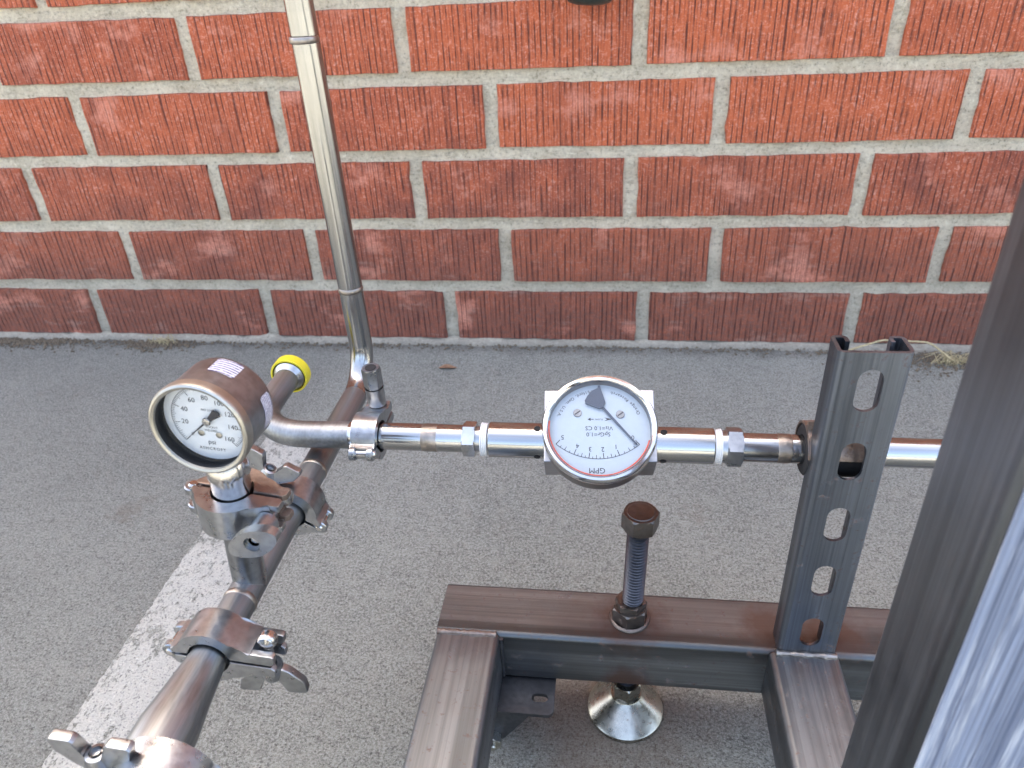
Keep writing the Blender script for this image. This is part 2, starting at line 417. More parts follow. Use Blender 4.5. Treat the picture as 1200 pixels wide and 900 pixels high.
def mat_glass():
    m = NT('gauge_window_glass'); m.t.nodes.remove(m.b)
    tr = m.n('BsdfTransparent'); gl = m.n('BsdfGlossy'); gl.inputs['Roughness'].default_value = 0.04
    fr = m.n('Fresnel'); fr.inputs['IOR'].default_value = 1.5
    nz = m.noise(m.coord(), 90.0, 4, 0.6)
    mx = m.n('MixShader'); m.l(m.math('ADD', m.math('MULTIPLY', fr.outputs[0], 0.7), m.math('MULTIPLY', nz, 0.012)), mx.inputs[0])
    m.l(tr.outputs[0], mx.inputs[1]); m.l(gl.outputs[0], mx.inputs[2]); m.l(mx.outputs[0], m.out.inputs[0]); return m.m

def mat_sticker(name, axis_scale):
    m = NT(name); m.set(Roughness=0.35)
    tc = m.n('TexCoord'); mp = m.n('Mapping'); m.l(tc.outputs['Generated'], mp.inputs[0])
    wv = m.n('TexWave'); wv.bands_direction = axis_scale; m.l(mp.outputs[0], wv.inputs[0]); wv.inputs['Scale'].default_value = 2.2; wv.inputs['Distortion'].default_value = 0.3
    nz = m.noise(m.coord((1, 1, 1)), 800.0, 3, 0.7)
    ink = m.math('MULTIPLY', m.ramp(wv.outputs[1], [(0.5, 0), (0.62, 1)]), m.ramp(nz, [(0.36, 0), (0.44, 1)]))
    return m.wire(Base_Color=m.mix(m.math('MULTIPLY', ink, 0.95), (0.56, 0.56, 0.60), (0.05, 0.045, 0.14)))

def mat_face_sheet():  # dark blue to blue-white streaks running along z
    m = NT('streaky_blue_sheet'); m.set(Roughness=0.30)
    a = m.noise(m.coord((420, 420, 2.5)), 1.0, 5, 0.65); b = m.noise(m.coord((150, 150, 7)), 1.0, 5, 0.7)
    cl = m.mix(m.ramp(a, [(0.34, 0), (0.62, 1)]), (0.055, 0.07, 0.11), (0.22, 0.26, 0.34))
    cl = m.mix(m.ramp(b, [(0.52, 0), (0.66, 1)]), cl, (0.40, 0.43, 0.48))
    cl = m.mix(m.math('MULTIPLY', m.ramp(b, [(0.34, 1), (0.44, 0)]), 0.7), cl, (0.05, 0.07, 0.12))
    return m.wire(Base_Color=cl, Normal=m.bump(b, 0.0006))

MAT = dict(
    gauge_case=metal('satin_gauge_case_steel', (0.27, 0.285, 0.30), 0.34, None, 0.5, bump=0.00012),
    case_dark=metal('dark_drawn_case_steel', (0.20, 0.20, 0.20), 0.32, None, 0.4, bump=0.00008),
    face_sheet=mat_face_sheet(),
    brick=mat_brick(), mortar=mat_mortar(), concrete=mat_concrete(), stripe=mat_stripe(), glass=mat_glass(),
    st_x=metal('stainless_tube_along_x', (0.38, 0.39, 0.395), 0.15, 'x', 0.35, fine=700, bump=0.00003),
    st_y=metal('stainless_tube_along_y', (0.31, 0.325, 0.335), 0.32, 'y', 0.6, fine=700),
    st_z=metal('stainless_tube_along_z', (0.34, 0.345, 0.345), 0.20, 'z', 0.3, fine=700),
    dull=metal('dull_stainless_tube', (0.25, 0.262, 0.27), 0.42, 'y', 0.5, fine=500, bump=0.0001),
    cast=metal('cast_stainless', (0.34, 0.355, 0.37), 0.26, None, 0.5, bump=0.00012),
    bright=metal('polished_stainless', (0.52, 0.515, 0.505), 0.16, None, 0.25, bump=0.00003),
    chrome=metal('bright_bezel_steel', (0.60, 0.60, 0.60), 0.12, None, 0.2, bump=0.00002, var=0.1),
    brushed=metal('brushed_bezel_steel', (0.40, 0.385, 0.345), 0.36, None, 0.3, bump=0.00003, var=0.1),
    weld=metal('heat_tinted_weld', (0.30, 0.27, 0.24), 0.34, None, 0.6, bump=0.0004),
    rusty=metal('rust_spotted_steel', (0.26, 0.21, 0.18), 0.42, None, 0.6, spots=0.8, bump=0.0003),
    mill_x=metal('mill_scale_tube_along_x', (0.20, 0.215, 0.225), 0.36, 'x', 0.8, spots=0.1, fine=420, dark_lines=0.65, bump=0.00012, stains=((0.0, 0.0, 0.05, 0.026), (0.107, 0.0, 0.05, 0.022), (0.150, 0.0, 0.05, 0.024), (0.0, -0.024, 0.004, 0.02))),
    mill_y=metal('mill_scale_tube_along_y', (0.205, 0.22, 0.23), 0.37, 'y', 0.8, spots=0.1, fine=420, dark_lines=0.65, bump=0.00012),
    mill_z=metal('mill_scale_post_along_z', (0.19, 0.205, 0.225), 0.36, 'z', 0.9, fine=420, dark_lines=0.8, bump=0.00015),
    strut=metal('dark_rolled_channel_steel', (0.19, 0.215, 0.25), 0.34, 'z', 1.0, spots=0.05, fine=620, dark_lines=0.6, bump=0.0001),
    plate=metal('dark_steel_plate', (0.10, 0.105, 0.115), 0.48, None, 0.6, bump=0.0002),
    black_ox=metal('black_oxide_thread', (0.10, 0.11, 0.13), 0.34, None, 0.4, bump=0.0001),
    bolt=metal('oiled_black_bolt_steel', (0.15, 0.135, 0.125), 0.38, None, 0.5, spots=0.25, bump=0.0003),
    zinc=metal('zinc_plated_pad', (0.42, 0.41, 0.36), 0.24, None, 0.5, spots=0.1, bump=0.0001),
    alu=metal('satin_aluminium_block', (0.40, 0.41, 0.43), 0.36, 'x', 0.3, fine=500, bump=0.00004, var=0.1),
    dial=plain('white_dial_enamel', (0.74, 0.76, 0.76), 0.45, var=0.02, bump=0.0),
    dial_b=plain('pale_dial_enamel', (0.47, 0.55, 0.60), 0.45, var=0.02, bump=0.0),
    ink=plain('black_dial_ink', (0.02, 0.02, 0.024), 0.6, var=0.1, bump=0.0),
    needle=plain('blue_black_needle_paint', (0.035, 0.06, 0.10), 0.5, var=0.1, bump=0.0),
    red=plain('red_gasket', (0.42, 0.07, 0.05), 0.5),
    rubber=plain('black_rubber', (0.010, 0.010, 0.011), 0.85),
    ptfe=plain('white_thread_tape', (0.62, 0.63, 0.63), 0.55, nscale=700, var=0.06),
    yellow=plain('yellow_plastic_cap', (0.62, 0.52, 0.03), 0.38, var=0.06, bump=0.00005),
    straw=plain('dry_straw', (0.40, 0.33, 0.19), 0.85, nscale=500, var=0.4),
    leaf=plain('dead_leaf', (0.23, 0.13, 0.075), 0.8, nscale=220, var=0.4, bump=0.001),
    dirt=plain('blown_dirt', (0.14, 0.11, 0.075), 0.95, nscale=700, var=0.6, bump=0.001),
    grit=plain('loose_grit', (0.34, 0.33, 0.31), 0.9, nscale=900, var=0.5, bump=0.0005),
    dark_plastic=plain('dark_green_enamel', (0.025, 0.04, 0.035), 0.4),
    sticker_x=mat_sticker('printed_sticker_top', 'Y'), sticker_s=mat_sticker('printed_sticker_side', 'Y'),
)

# ------------------------------------------------------------------ the ground
def sheet(x0, x1, y0, y1, z, nx=1, ny=1):
    vs = [(x0 + (x1 - x0) * i / nx, y0 + (y1 - y0) * j / ny, z) for j in range(ny + 1) for i in range(nx + 1)]
    fs = [(j * (nx + 1) + i, j * (nx + 1) + i + 1, (j + 1) * (nx + 1) + i + 1, (j + 1) * (nx + 1) + i) for j in range(ny) for i in range(nx)]
    return MB().add(vs, fs)
obj('pavement', sheet(-60, 60, -60, 60, 0.0, 12, 12), MAT['concrete'], kind='structure')
# worn paint line, ragged edges
def stripe():
    L, Rr = [], []; y = -2.4
    while y < -0.272:
        L.append((-0.4605 + random.gauss(0, 0.0007), y)); Rr.append((-0.352 + random.gauss(0, 0.0008), y)); y += 0.006
    n = len(L); vs = [(x, y, 0.0028) for x, y in L + Rr]
    vs += [(x - 0.0025, y, 0.0002) for x, y in L] + [(x + 0.0025, y, 0.0002) for x, y in Rr]
    fs = []
    for i in range(n - 1):
        fs += [(i, n + i, n + i + 1, i + 1), (2 * n + i, i, i + 1, 2 * n + i + 1), (n + i, 3 * n + i, 3 * n + i + 1, n + i + 1)]
    return MB().add(vs, fs)
obj('painted_line', stripe(), MAT['stripe'], kind='structure', angle=60)

# ------------------------------------------------------------------ the brick wall
wall = thing('brick_wall', 'red combed-face brick wall with wide sandy mortar joints along the back', 'brick wall', (0, 0.05, 0))
P = 0.3126; J = 0.0215
rows = [  # z bottom, z top, known head-joint centres along x
    (0.0085, 0.0895, [-0.8776, -0.5673, -0.2551, 0.0521, 0.3667]),
    (0.1107, 0.1923, [-0.7826, -0.4687, -0.1589, 0.1551, 0.4675]),
    (0.2130, 0.2960, [-0.9123, -0.6018, -0.2857, 0.0267, 0.3423]),
    (0.3150, 0.3987, [-0.7918, -0.4817, -0.1696, 0.1429, 0.4557]),
    (0.4195, 0.4985, [-0.5933, -0.2857, 0.0325, 0.3486]),
    (0.5200, 0.6030, [-0.792, -0.480, -0.166, 0.147, 0.460])]
for k in range(6, 24):
    z0 = 0.5200 + (k - 5) * 0.1034
    rows.append((z0, z0 + 0.0825, [(-0.595 if k % 2 == 0 else -0.792) + P * i + random.gauss(0, 0.003) for i in range(3)]))
X0, X1 = -1.78, 1.78
def brick_mesh(seed):
    rnd = random.Random(seed); b = bmesh.new()
    nx, nz = 14, 4; F = []
    for j in range(nz + 1):
        F.append([])
        for i in range(nx + 1):
            x = -0.5 + i / nx; z = -0.5 + j / nz
            ex = rnd.gauss(0, 0.0020) if i in (0, nx) else 0; ez = rnd.gauss(0, 0.0065) if j in (0, nz) else 0
            ey = rnd.gauss(0, 0.0005)
            F[-1].append(b.verts.new((x + ex, ey, z + ez)))
    for j in range(nz):
        for i in range(nx): b.faces.new((F[j][i], F[j][i + 1], F[j + 1][i + 1], F[j + 1][i]))
    rim = [F[0][i] for i in range(nx + 1)] + [F[j][nx] for j in range(1, nz + 1)] + [F[nz][i] for i in range(nx - 1, -1, -1)] + [F[j][0] for j in range(nz - 1, 0, -1)]
    # rounded arris: step the rim back twice, then the sides
    prev = rim
    for off, back in ((0.0008, 0.0022), (0.0008, 0.09)):
        cur = []
        for v in rim:
            x, y, z = v.co; sx = 1 if x > 0.45 else (-1 if x < -0.45 else 0); sz = 1 if z > 0.35 else (-1 if z < -0.35 else 0)
            cur.append(b.verts.new((x + sx * off / 0.29, y + back, z + sz * off / 0.08)))
        for i in range(len(rim)):
            j = (i + 1) % len(rim); b.faces.new((prev[i], cur[i], cur[j], prev[j]))
        prev = cur
    me = bpy.data.meshes.new('brick'); b.normal_update(); bmesh.ops.recalc_face_normals(b, faces=b.faces); b.to_mesh(me); b.free()
    me.transform(M.Diagonal((0.291, 1, 0.0815, 1)))
    for p in me.polygons: p.use_smooth = True
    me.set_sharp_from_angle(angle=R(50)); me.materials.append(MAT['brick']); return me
brick_meshes = [brick_mesh(s) for s in range(12)]
for k, (z0, z1, js) in enumerate(rows):
    js = list(js)
    while js[0] > X0 + 0.05: js.insert(0, js[0] - P)
    while js[-1] < X1 - 0.05: js.append(js[-1] + P)
    for a, b_ in zip(js, js[1:]):
        if a < X0 - 0.2 or b_ > X1 + 0.2: continue
        o = bpy.data.objects.new('brick', random.choice(brick_meshes)); col.objects.link(o); o.parent = wall
        wd = b_ - a - J
        o.location = ((a + b_) / 2, -0.05 + random.gauss(0, 0.0009), (z0 + z1) / 2)
        o.scale = (wd / 0.291, 1, (z1 - z0) / 0.0815)
        o.rotation_euler = (random.gauss(0, 0.004), random.gauss(0, 0.0016), random.gauss(0, 0.003))
def mortar_mb():
    m = sheet(0, 1, 0, 1, 0, 1, 1); rnd = random.Random(3)
    nx, nz = 300, 60; zt = 0.63; vs = []
    for j in range(nz + 1):
        for i in range(nx + 1):
            vs.append((X0 + (X1 - X0) * i / nx, 0.0054 + rnd.gauss(0, 0.0011), -0.02 + (zt + 0.02) * j / nz))
    fs = [(j * (nx + 1) + i, j * (nx + 1) + i + 1, (j + 1) * (nx + 1) + i + 1, (j + 1) * (nx + 1) + i) for j in range(nz) for i in range(nx)]
    m = MB().add(vs, fs)
    m.join(box((X0, 0.0056, zt), (X1, 0.10, rows[-1][1] + 0.01)))
    m.join(box((X0, 0.012, -0.02), (X1, 0.10, zt - 0.002)))
    return m
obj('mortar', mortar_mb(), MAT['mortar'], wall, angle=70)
# smeared mortar toe between the bottom course and the slab
def toe_mb():
    rnd = random.Random(11); n = 240; vs, fs = [], []
    for i in range(n + 1):
        x = X0 + (X1 - X0) * i / n; d = 0.006 + abs(rnd.gauss(0, 0.004)); h = 0.008 + rnd.gauss(0, 0.0012)
        vs += [(x, 0.006, h), (x, -0.002, h * 0.9), (x, -d * 0.8, 0.004), (x, -d - 0.003, -0.001)]
    for i in range(n):
        for j in range(3): a = i * 4 + j; fs.append((a, a + 1, a + 5, a + 4))
    return MB().add(vs, fs)
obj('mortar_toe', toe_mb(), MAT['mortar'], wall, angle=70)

# ------------------------------------------------------------------ tube runs
TR = 0.0096
def weld_ring(p, a, r=TR): return lathe([(r - 0.0004, -0.0022), (r + 0.0002, -0.0016), (r + 0.0005, 0), (r + 0.0002, 0.0016), (r - 0.0004, 0.0022)], p, a, 36)
def ferrule(p, a, r_out=0.0125):
    """clamp ferrule whose flat is at p, neck along -a"""
    return lathe([(TR - 0.0002, -0.010), (TR + 0.0004, -0.006), (r_out, -0.0028), (r_out, 0), (TR - 0.002, 0)], p, a, 36)

PX, PZ = -0.207, 0.2545
riser = thing('bent_steel_tube', 'stainless riser tube from the top edge that bends towards the camera beside the yellow cap', 'pipe', (PX, -0.54, PZ))
pts = fillet([(PX - 0.001, -0.5445, 1.05), (PX, -0.535, PZ + 0.0), (PX, -0.7035, PZ)], 0.034)
obj('tube', sweep(pts[:-1], TR, 40), MAT['st_z'], riser)
obj('horizontal_tube', sweep([pts[-2] + V((0, 0.0006, 0)), pts[-2].lerp(pts[-1], 0.5), pts[-1]], TR + 0.00006, 40), MAT['dull'], riser, label='dull brownish lower length of the riser tube')
obj('weld_seam', weld_ring((PX, -0.5365, 0.337), (0, 0, 1)), MAT['weld'], riser)
obj('weld_seam', weld_ring((PX, -0.5415, 0.521), (0, 0, 1)), MAT['weld'], riser)
obj('weld_seam', weld_ring((PX, -0.668, PZ), (0, 1, 0)), MAT['weld'], riser)
obj('ferrule', ferrule((PX, -0.7045, PZ), (0, -1, 0)), MAT['dull'], riser)

# tee with the branch for the pressure gauge
TILT = R(5.5)
BR = V((math.sin(TILT), 0, math.cos(TILT))); BO = V((PX, -0.775, PZ))
tee = thing('tee_tube', 'stainless tee tube with upright branch under the pressure gauge', 'pipe fitting', (PX, -0.775, PZ))
obj('tube', sweep([(PX, -0.7055, PZ), (PX, -0.74, PZ), (PX, -0.80, PZ), (PX, -0.8185, PZ)], TR, 40), MAT['dull'], tee)
obj('branch', lathe([(TR, 0), (TR, 0.055), (0.0125, 0.0595), (0.0125, 0.0622), (0.006, 0.0622)], BO, BR, 40), MAT['cast'], tee)
obj('weld_seam', weld_ring(BO + V((0, -0.0145, 0)), (0, 1, 0)), MAT['weld'], tee)
obj('ferrule', ferrule((PX, -0.7055, PZ), (0, 1, 0)), MAT['dull'], tee)
obj('ferrule', ferrule((PX, -0.8190, PZ), (0, -1, 0)), MAT['dull'], tee)

# reducer that widens towards the camera
red = thing('reducer_tube', 'brownish stainless reducer tube widening towards the bottom left corner', 'pipe fitting', (PX, -0.86, PZ))
obj('tube', lathe([(TR, 0), (TR, 0.006), (TR + 0.0004, 0.010), (0.0128, 0.034), (0.0150, 0.05), (0.0152, 0.068), (0.011, 0.068)], (PX, -0.8205, PZ), (0, -1, 0), 48), MAT['st_y'], red)
obj('ferrule', ferrule((PX, -0.8200, PZ), (0, 1, 0)), MAT['dull'], red)

# horizontal run
HY, HZ = -0.655, 0.2775
bend = thing('bent_tube', 'stainless elbow tube behind the pressure gauge running from the clamp to the yellow cap', 'pipe', (-0.22, HY, HZ))
obj('tube', sweep(fillet([(-0.1705, HY, HZ), (-0.256, HY, HZ - 0.001), (-0.256, -0.578, HZ)], 0.042), TR, 40), MAT['dull'], bend)
obj('ferrule', ferrule((-0.1700, HY, HZ), (1, 0, 0)), MAT['st_x'], bend)
obj('flange', lathe([(TR - 0.0002, -0.006), (0.0122, -0.002), (0.0126, -0.0015), (0.0126, 0.001), (TR - 0.002, 0.001)], (-0.256, -0.576, HZ), (0, 1, 0), 36), MAT['cast'], bend)
obj('end_cap', lathe([(0.0136, -0.0040), (0.0150, -0.0040), (0.0153, -0.0032), (0.0153, 0.0050), (0.0142, 0.0062), (0, 0.0062), (0, 0.0040), (0.0136, 0.0040), (0.0136, -0.0040)], (-0.256, -0.5735, HZ), (0, 1, 0), 48), MAT['yellow'],
    label='yellow plastic cap on the open end of the elbow tube', cat='cap', loc=(-0.256, -0.5735, HZ))

def hexa(p, a, af, h, ch=0.0012, phase=0.0, u=None):
    """chamfered hexagon, across flats af"""
    r = af / 2 / math.cos(math.pi / 6); b = bmesh.new()
    m = lathe([(0, 0), (r * 0.93, 0), (r, ch), (r, h - ch), (r * 0.93, h), (0, h)], p, a, 6, phase=phase, u=u); b.free(); return m
def hex_ring(p, a, af, h, phase=0.0, u=None):
    """hex prism with conical chamfer made by blending hexagon to circle at the ends"""
    a = V(a).normalized(); p = V(p)
    if u is None: u, w_ = perp(a)
    else: u = V(u).normalized(); w_ = a.cross(u)
    n = 36; ri = af / 2; vs, fs = [], []
    prof = [(0.0, 0.97), (0.0, 1.0), (0.0, 99), (1.0, 99), (1.0, 1.0), (1.0, 0.97)]
    rings = []
    for t, lim in ((0.0, 0.90), (0.0, 1.02), (0.07, 1.2), (0.93, 1.2), (1.0, 1.02), (1.0, 0.90)):
        k = len(vs); rings.append(k)
        for i in range(n):
            g = 2 * math.pi * i / n + phase; gg = ((g - phase + math.pi / 6) % (math.pi / 3)) - math.pi / 6
            rr = min(ri / math.cos(gg), ri * lim)
            vs.append(p + a * (t * h) + (u * math.cos(g) + w_ * math.sin(g)) * rr)
    for A, B in zip(rings, rings[1:]):
        for i in range(n): j = (i + 1) % n; fs.append((A + i, A + j, B + j, B + i))
    fs.append(tuple(range(rings[0], rings[0] + n))); fs.append(tuple(range(rings[-1], rings[-1] + n)))
    return MB().add(vs, fs)

inlet = thing('adapter_tube', 'short stainless tube with hexagon adapter left of the flow meter', 'pipe', (-0.12, HY, HZ))
obj('tube', sweep([(-0.169, HY, HZ), (-0.12, HY, HZ), (-0.098, HY, HZ)], TR, 40), MAT['st_x'], inlet)
obj('ferrule', ferrule((-0.1692, HY, HZ), (-1, 0, 0)), MAT['st_x'], inlet)
obj('weld_seam', lathe([(TR - 0.0003, -0.006), (TR + 0.00015, -0.005), (TR + 0.00035, -0.001), (TR + 0.0002, 0.001), (TR + 0.0003, 0.005), (TR - 0.0003, 0.006)], (-0.1215, HY, HZ), (1, 0, 0), 36), MAT['weld'], inlet)
obj('hex_nut', hex_ring((-0.0980, HY, HZ), (1, 0, 0), 0.0215, 0.009, phase=R(14)), MAT['bright'], inlet)
obj('thread', lathe([(0.0088, 0), (0.0088, 0.010)], (-0.0890, HY, HZ), (1, 0, 0), 32), MAT['cast'], inlet)
def tape(x, d):
    prof = [(0.0088, 0)]
    for i in range(4): prof += [(0.0116 - 0.0002 * i, 0.0002 + i * 0.0012), (0.0119 - 0.0002 * i, 0.0008 + i * 0.0012), (0.0110 - 0.0001 * i, 0.0012 + i * 0.0012)]
    prof.append((0.0088, 0.0050)); return lathe(prof, (x, HY, HZ), (d, 0, 0), 40)
obj('thread_tape', tape(-0.0855, 1), MAT['ptfe'], inlet)

outlet = thing('outlet_tube', 'long stainless tube with hexagon adapter passing behind the slotted channel', 'pipe', (0.15, HY, HZ))
obj('tube', sweep([(0.0875, HY, HZ), (0.2, HY, HZ - 0.0005), (0.60, HY, HZ - 0.001)], TR, 40), MAT['st_x'], outlet)
obj('hex_nut', hex_ring((0.0785, HY, HZ), (1, 0, 0), 0.0235, 0.010, phase=R(8)), MAT['cast'], outlet)
obj('hex_shoulder', lathe([(0.0088, -0.006), (0.0108, -0.004), (0.0112, 0), (0.0088, 0.001)], (0.0785, HY, HZ), (1, 0, 0), 36), MAT['cast'], outlet)
obj('thread_tape', tape(0.0755, -1), MAT['ptfe'], outlet)
obj('weld_seam', lathe([(TR - 0.0003, -0.005), (TR + 0.00015, -0.004), (TR + 0.0003, 0), (TR + 0.0001, 0.004), (TR - 0.0003, 0.005)], (0.115, HY, HZ), (1, 0, 0), 36), MAT['weld'], outlet)

# ------------------------------------------------------------------ flow meter
flow = thing('flow_meter', 'round white flow meter dial marked GPM mounted upside down on the horizontal tube', 'flow meter', (-0.004, HY, HZ))
EL = R(57.0); AZ = R(3.0)
fn = V((math.sin(AZ) * math.cos(EL), -math.cos(AZ) * math.cos(EL), math.sin(EL))).normalized()
fu = V((0, 0, 1)).cross(fn).normalized()                # image right, in the dial plane
fu = (fu if fu.x > 0 else -fu); fv = fn.cross(fu).normalized()
FO = V((-0.0055, HY - 0.0005, HZ - 0.003))
fr = (FO, fu, fv, fn)
obj('block', box((-0.0362, -0.0165, -0.0120), (0.0375, 0.0350, 0.0160), 0.0009, 2, fr), MAT['alu'], flow)
obj('barrel', lathe([(0.0085, 0), (0.0116, 0), (0.0121, 0.0006), (0.0121, 0.040)], (-0.0800, HY, HZ), (1, 0, 0), 44), MAT['st_x'], flow)
obj('barrel', lathe([(0.0085, 0), (0.0116, 0), (0.0121, 0.0006), (0.0121, 0.0400)], (0.0705, HY, HZ), (-1, 0, 0), 44), MAT['st_x'], flow)
def port(x, ang):
    d = V((0, -math.sin(ang), math.cos(ang))); p = V((x, HY, HZ)) + d * 0.0118
    return lathe([(0.0019, 0.0003), (0.0022, 0.0006), (0.0016, 0.00062), (0.0015, 0.0004), (0, 0.0004)], p, d, 20)
for x, g in ((-0.0463, 12), (-0.0463, 120), (0.0375, 12), (0.0375, 120)):
    obj('port_hole', port(x, R(g)), MAT['rubber'], flow)
FR = 0.0369
obj('case', lathe([(0.0, 0.0155), (0.0345, 0.0155), (0.0356, 0.0170), (0.0361, 0.0200), (0.0361, 0.0330)], FO, fn, 96), MAT['case_dark'], flow)
obj('bezel', lathe([(0.0362, 0.0300), (FR, 0.0310), (FR, 0.0345), (FR - 0.0010, 0.0366), (FR - 0.0026, 0.0370), (FR - 0.0038, 0.0362), (FR - 0.0043, 0.0350)], FO, fn, 96), MAT['chrome'], flow)
obj('bezel_wall', lathe([(FR - 0.0043, 0.0350), (FR - 0.0043, 0.0280)], FO, fn, 96), MAT['case_dark'], flow)
obj('gasket', sweep([FO + fn * 0.0346 + (fu * math.cos(R(a)) + fv * math.sin(R(a))) * (FR - 0.0046) for a in range(172, 346, 4)], 0.00055, 8), MAT['red'], flow)
DZ = 0.0290
obj('dial', lathe([(0.0, DZ), (FR - 0.0040, DZ)], FO, fn, 96), MAT['dial_b'], flow)
S = 0.0366 / 290.0                                      # one measured unit on the dial
def D(px, py, lift=0.0002): return FO + fn * (DZ + lift) + fu * ((px - 393) * S) + fv * ((325 - py) / 0.945 * S)
def flat(poly, lift, th=0.0004):
    m = MB(); n = len(poly); A = [D(x, y, lift) for x, y in poly]; B = [D(x, y, lift + th) for x, y in poly]
    return m.add(A + B, [tuple(range(n))[::-1], tuple(range(n, 2 * n))] + [(i, (i + 1) % n, n + (i + 1) % n, n + i) for i in range(n)])
pr = MB()
def ftext(s, px, py, size): pr.join(text_mb(s, size, D(px, py), -fu, -fv))
ftext('GPM', 378, 527, 0.0052)
ftext('SpGr=1.0', 388, 344, 0.0040); ftext('Vis=1.0 CS', 392, 312, 0.0040); ftext('FLOW', 392, 266, 0.0018)
for x, s in ((352, -1), (430, 1)):
    pr.join(flat([(x - 18, 266), (x - 2, 258), (x - 2, 274)] if s < 0 else [(x + 30, 266), (x - 10, 266 - 9), (x + 4, 266), (x - 10, 266 + 9)], 0.0002, 0.00005))
pr.join(flat([(352, 264.5), (366, 264.5), (366, 267.5), (352, 267.5)], 0.0002, 0.00005))
ARC_C = (384, 165); ARC_R = 322 
def arc_pt(deg, r): return (ARC_C[0] + r * math.sin(R(deg)), ARC_C[1] + r * math.cos(R(deg)) * 0.945)
degs = [40.5, 19.5, 5.2, -8.2, -22.0, -41.0]
A_ = [arc_pt(40.5 - 81.5 * i / 40, ARC_R - 1.4) for i in range(41)]; B_ = [arc_pt(40.5 - 81.5 * i / 40, ARC_R + 1.4) for i in range(41)]
for i in range(40): pr.join(flat([A_[i], A_[i + 1], B_[i + 1], B_[i]], 0.0002, 0.00004))
def tick(deg, ln, wd=1.3):
    g = R(deg); a = arc_pt(deg, ARC_R); b = arc_pt(deg, ARC_R - ln); c, s = math.cos(g) * wd, math.sin(g) * wd
    pr.join(flat([(a[0] - c, a[1] + s), (a[0] + c, a[1] - s), (b[0] + c, b[1] - s), (b[0] - c, b[1] + s)], 0.0002, 0.00004))
for i, d in enumerate(degs):
    tick(d, 30, 1.7); q = arc_pt(d, ARC_R - 50); ftext(str(i), q[0], q[1], 0.0044)
    if i < 5:
        for k in (1, 2, 3): tick(d + (degs[i + 1] - d) * k / 4, 20 if k == 2 else 11)
def arc_text(s, a0, step, rad):
    for i, ch in enumerate(s):
        if ch == ' ': continue
        g = R(a0 + step * i); rd = fu * math.cos(g) + fv * math.sin(g)      # letters stand towards the centre
        pr.join(text_mb(ch, 0.0031, FO + fn * (DZ + 0.0002) + rd * rad, (-rd).cross(fn), -rd))
arc_text('Orange Research', 26, 3.3, 0.0282); arc_text('Milford, Conn. U.S.A.', 101, 2.9, 0.0282)
obj('dial_print', pr, MAT['ink'], flow, angle=20)
nd = flat([(408, 214), (419, 206), (583, 400), (577, 405)], 0.0014)
nd.join(flat([(562, 398), (580, 390), (582, 404)], 0.0014))
hub = flat([(390, 92), (402, 92), (404, 108), (418, 150), (427, 184), (414, 210), (398, 216), (360, 202), (324, 188), (321, 172), (336, 146), (362, 118), (388, 106)], 0.0012, 0.0012)
obj('needle', nd, MAT['needle'], flow); obj('pointer_magnet', hub, MAT['needle'], flow)
for x, y in ((283, 233), (502, 241)):
    sc_ = obj('dial_screw', lathe([(0.0028, 0), (0.0028, 0.0006), (0.0026, 0.0009), (0, 0.0009)], D(x, y, 0.0), fn, 28), MAT['dull'], flow)
    obj('screw_slot', flat([(x - 16, y + 8), (x + 12, y - 12), (x + 16, y - 8), (x - 12, y + 12)], 0.00095, 0.00015), MAT['ink'], sc_)
obj('glass', lathe([(0.0, 0.0345), (FR - 0.0041, 0.0345)], FO, fn, 96), MAT['glass'], flow)

# ------------------------------------------------------------------ pressure gauge
BT = BO + BR * 0.0622
gv = BR.copy(); gn0 = V((-0.032, -0.998, 0.05)).normalized()
gn = gn0.copy(); gu = gv.cross(gn).normalized(); gu = gu if gu.x > 0 else -gu; gv2 = gn.cross(gu).normalized(); gv2 = gv2 if gv2.z > 0 else -gv2
GO = V((-0.1972, -0.7920, 0.3760))                          # centre of the bezel front
gauge = thing('pressure_gauge', 'round stainless pressure gauge with white psi dial on the tee branch', 'pressure gauge', tuple(BT))
GR = 0.0256
obj('case', lathe([(0.0, -0.0335), (0.0222, -0.0335), (0.0238, -0.0325), (0.0245, -0.0305), (0.0245, -0.004)], GO, gn, 96), MAT['gauge_case'], gauge)
obj('bezel', lathe([(0.0246, -0.0070), (GR, -0.0062), (GR + 0.0002, -0.0022), (GR - 0.0003, -0.0006), (GR - 0.0014, 0.0), (GR - 0.0027, -0.0005), (GR - 0.0031, -0.0014)], GO, gn, 96), MAT['brushed'], gauge)
obj('inner_ring', lathe([(GR - 0.0031, -0.0014), (GR - 0.0033, -0.0018), (GR - 0.0033, -0.0030), (GR - 0.0022, -0.0032), (GR - 0.0022, -0.0112)], GO, gn, 96), MAT['rubber'], gauge)
obj('dial', lathe([(0.0, -0.0104), (GR - 0.0023, -0.0104)], GO, gn, 96), MAT['dial'], gauge)
obj('glass', lathe([(0.0, -0.0044), (GR - 0.0033, -0.0044)], GO, gn, 96), MAT['glass'], gauge)
pg = MB(); GD = GO + gn * -0.0102; GK = 1.125
def G(x, y, lift=0.0): return GD + gn * lift + gu * (x * GK) + gv2 * (y * GK)
def gflat(poly, lift=0.0, th=0.00005):
    n = len(poly); A = [G(x, y, lift) for x, y in poly]; B = [G(x, y, lift + th) for x, y in poly]
    return MB().add(A + B, [tuple(range(n))[::-1], tuple(range(n, 2 * n))] + [(i, (i + 1) % n, n + (i + 1) % n, n + i) for i in range(n)])
def gp_(deg, r): return (r * math.sin(R(deg)), r * math.cos(R(deg)))
SR = 0.0170
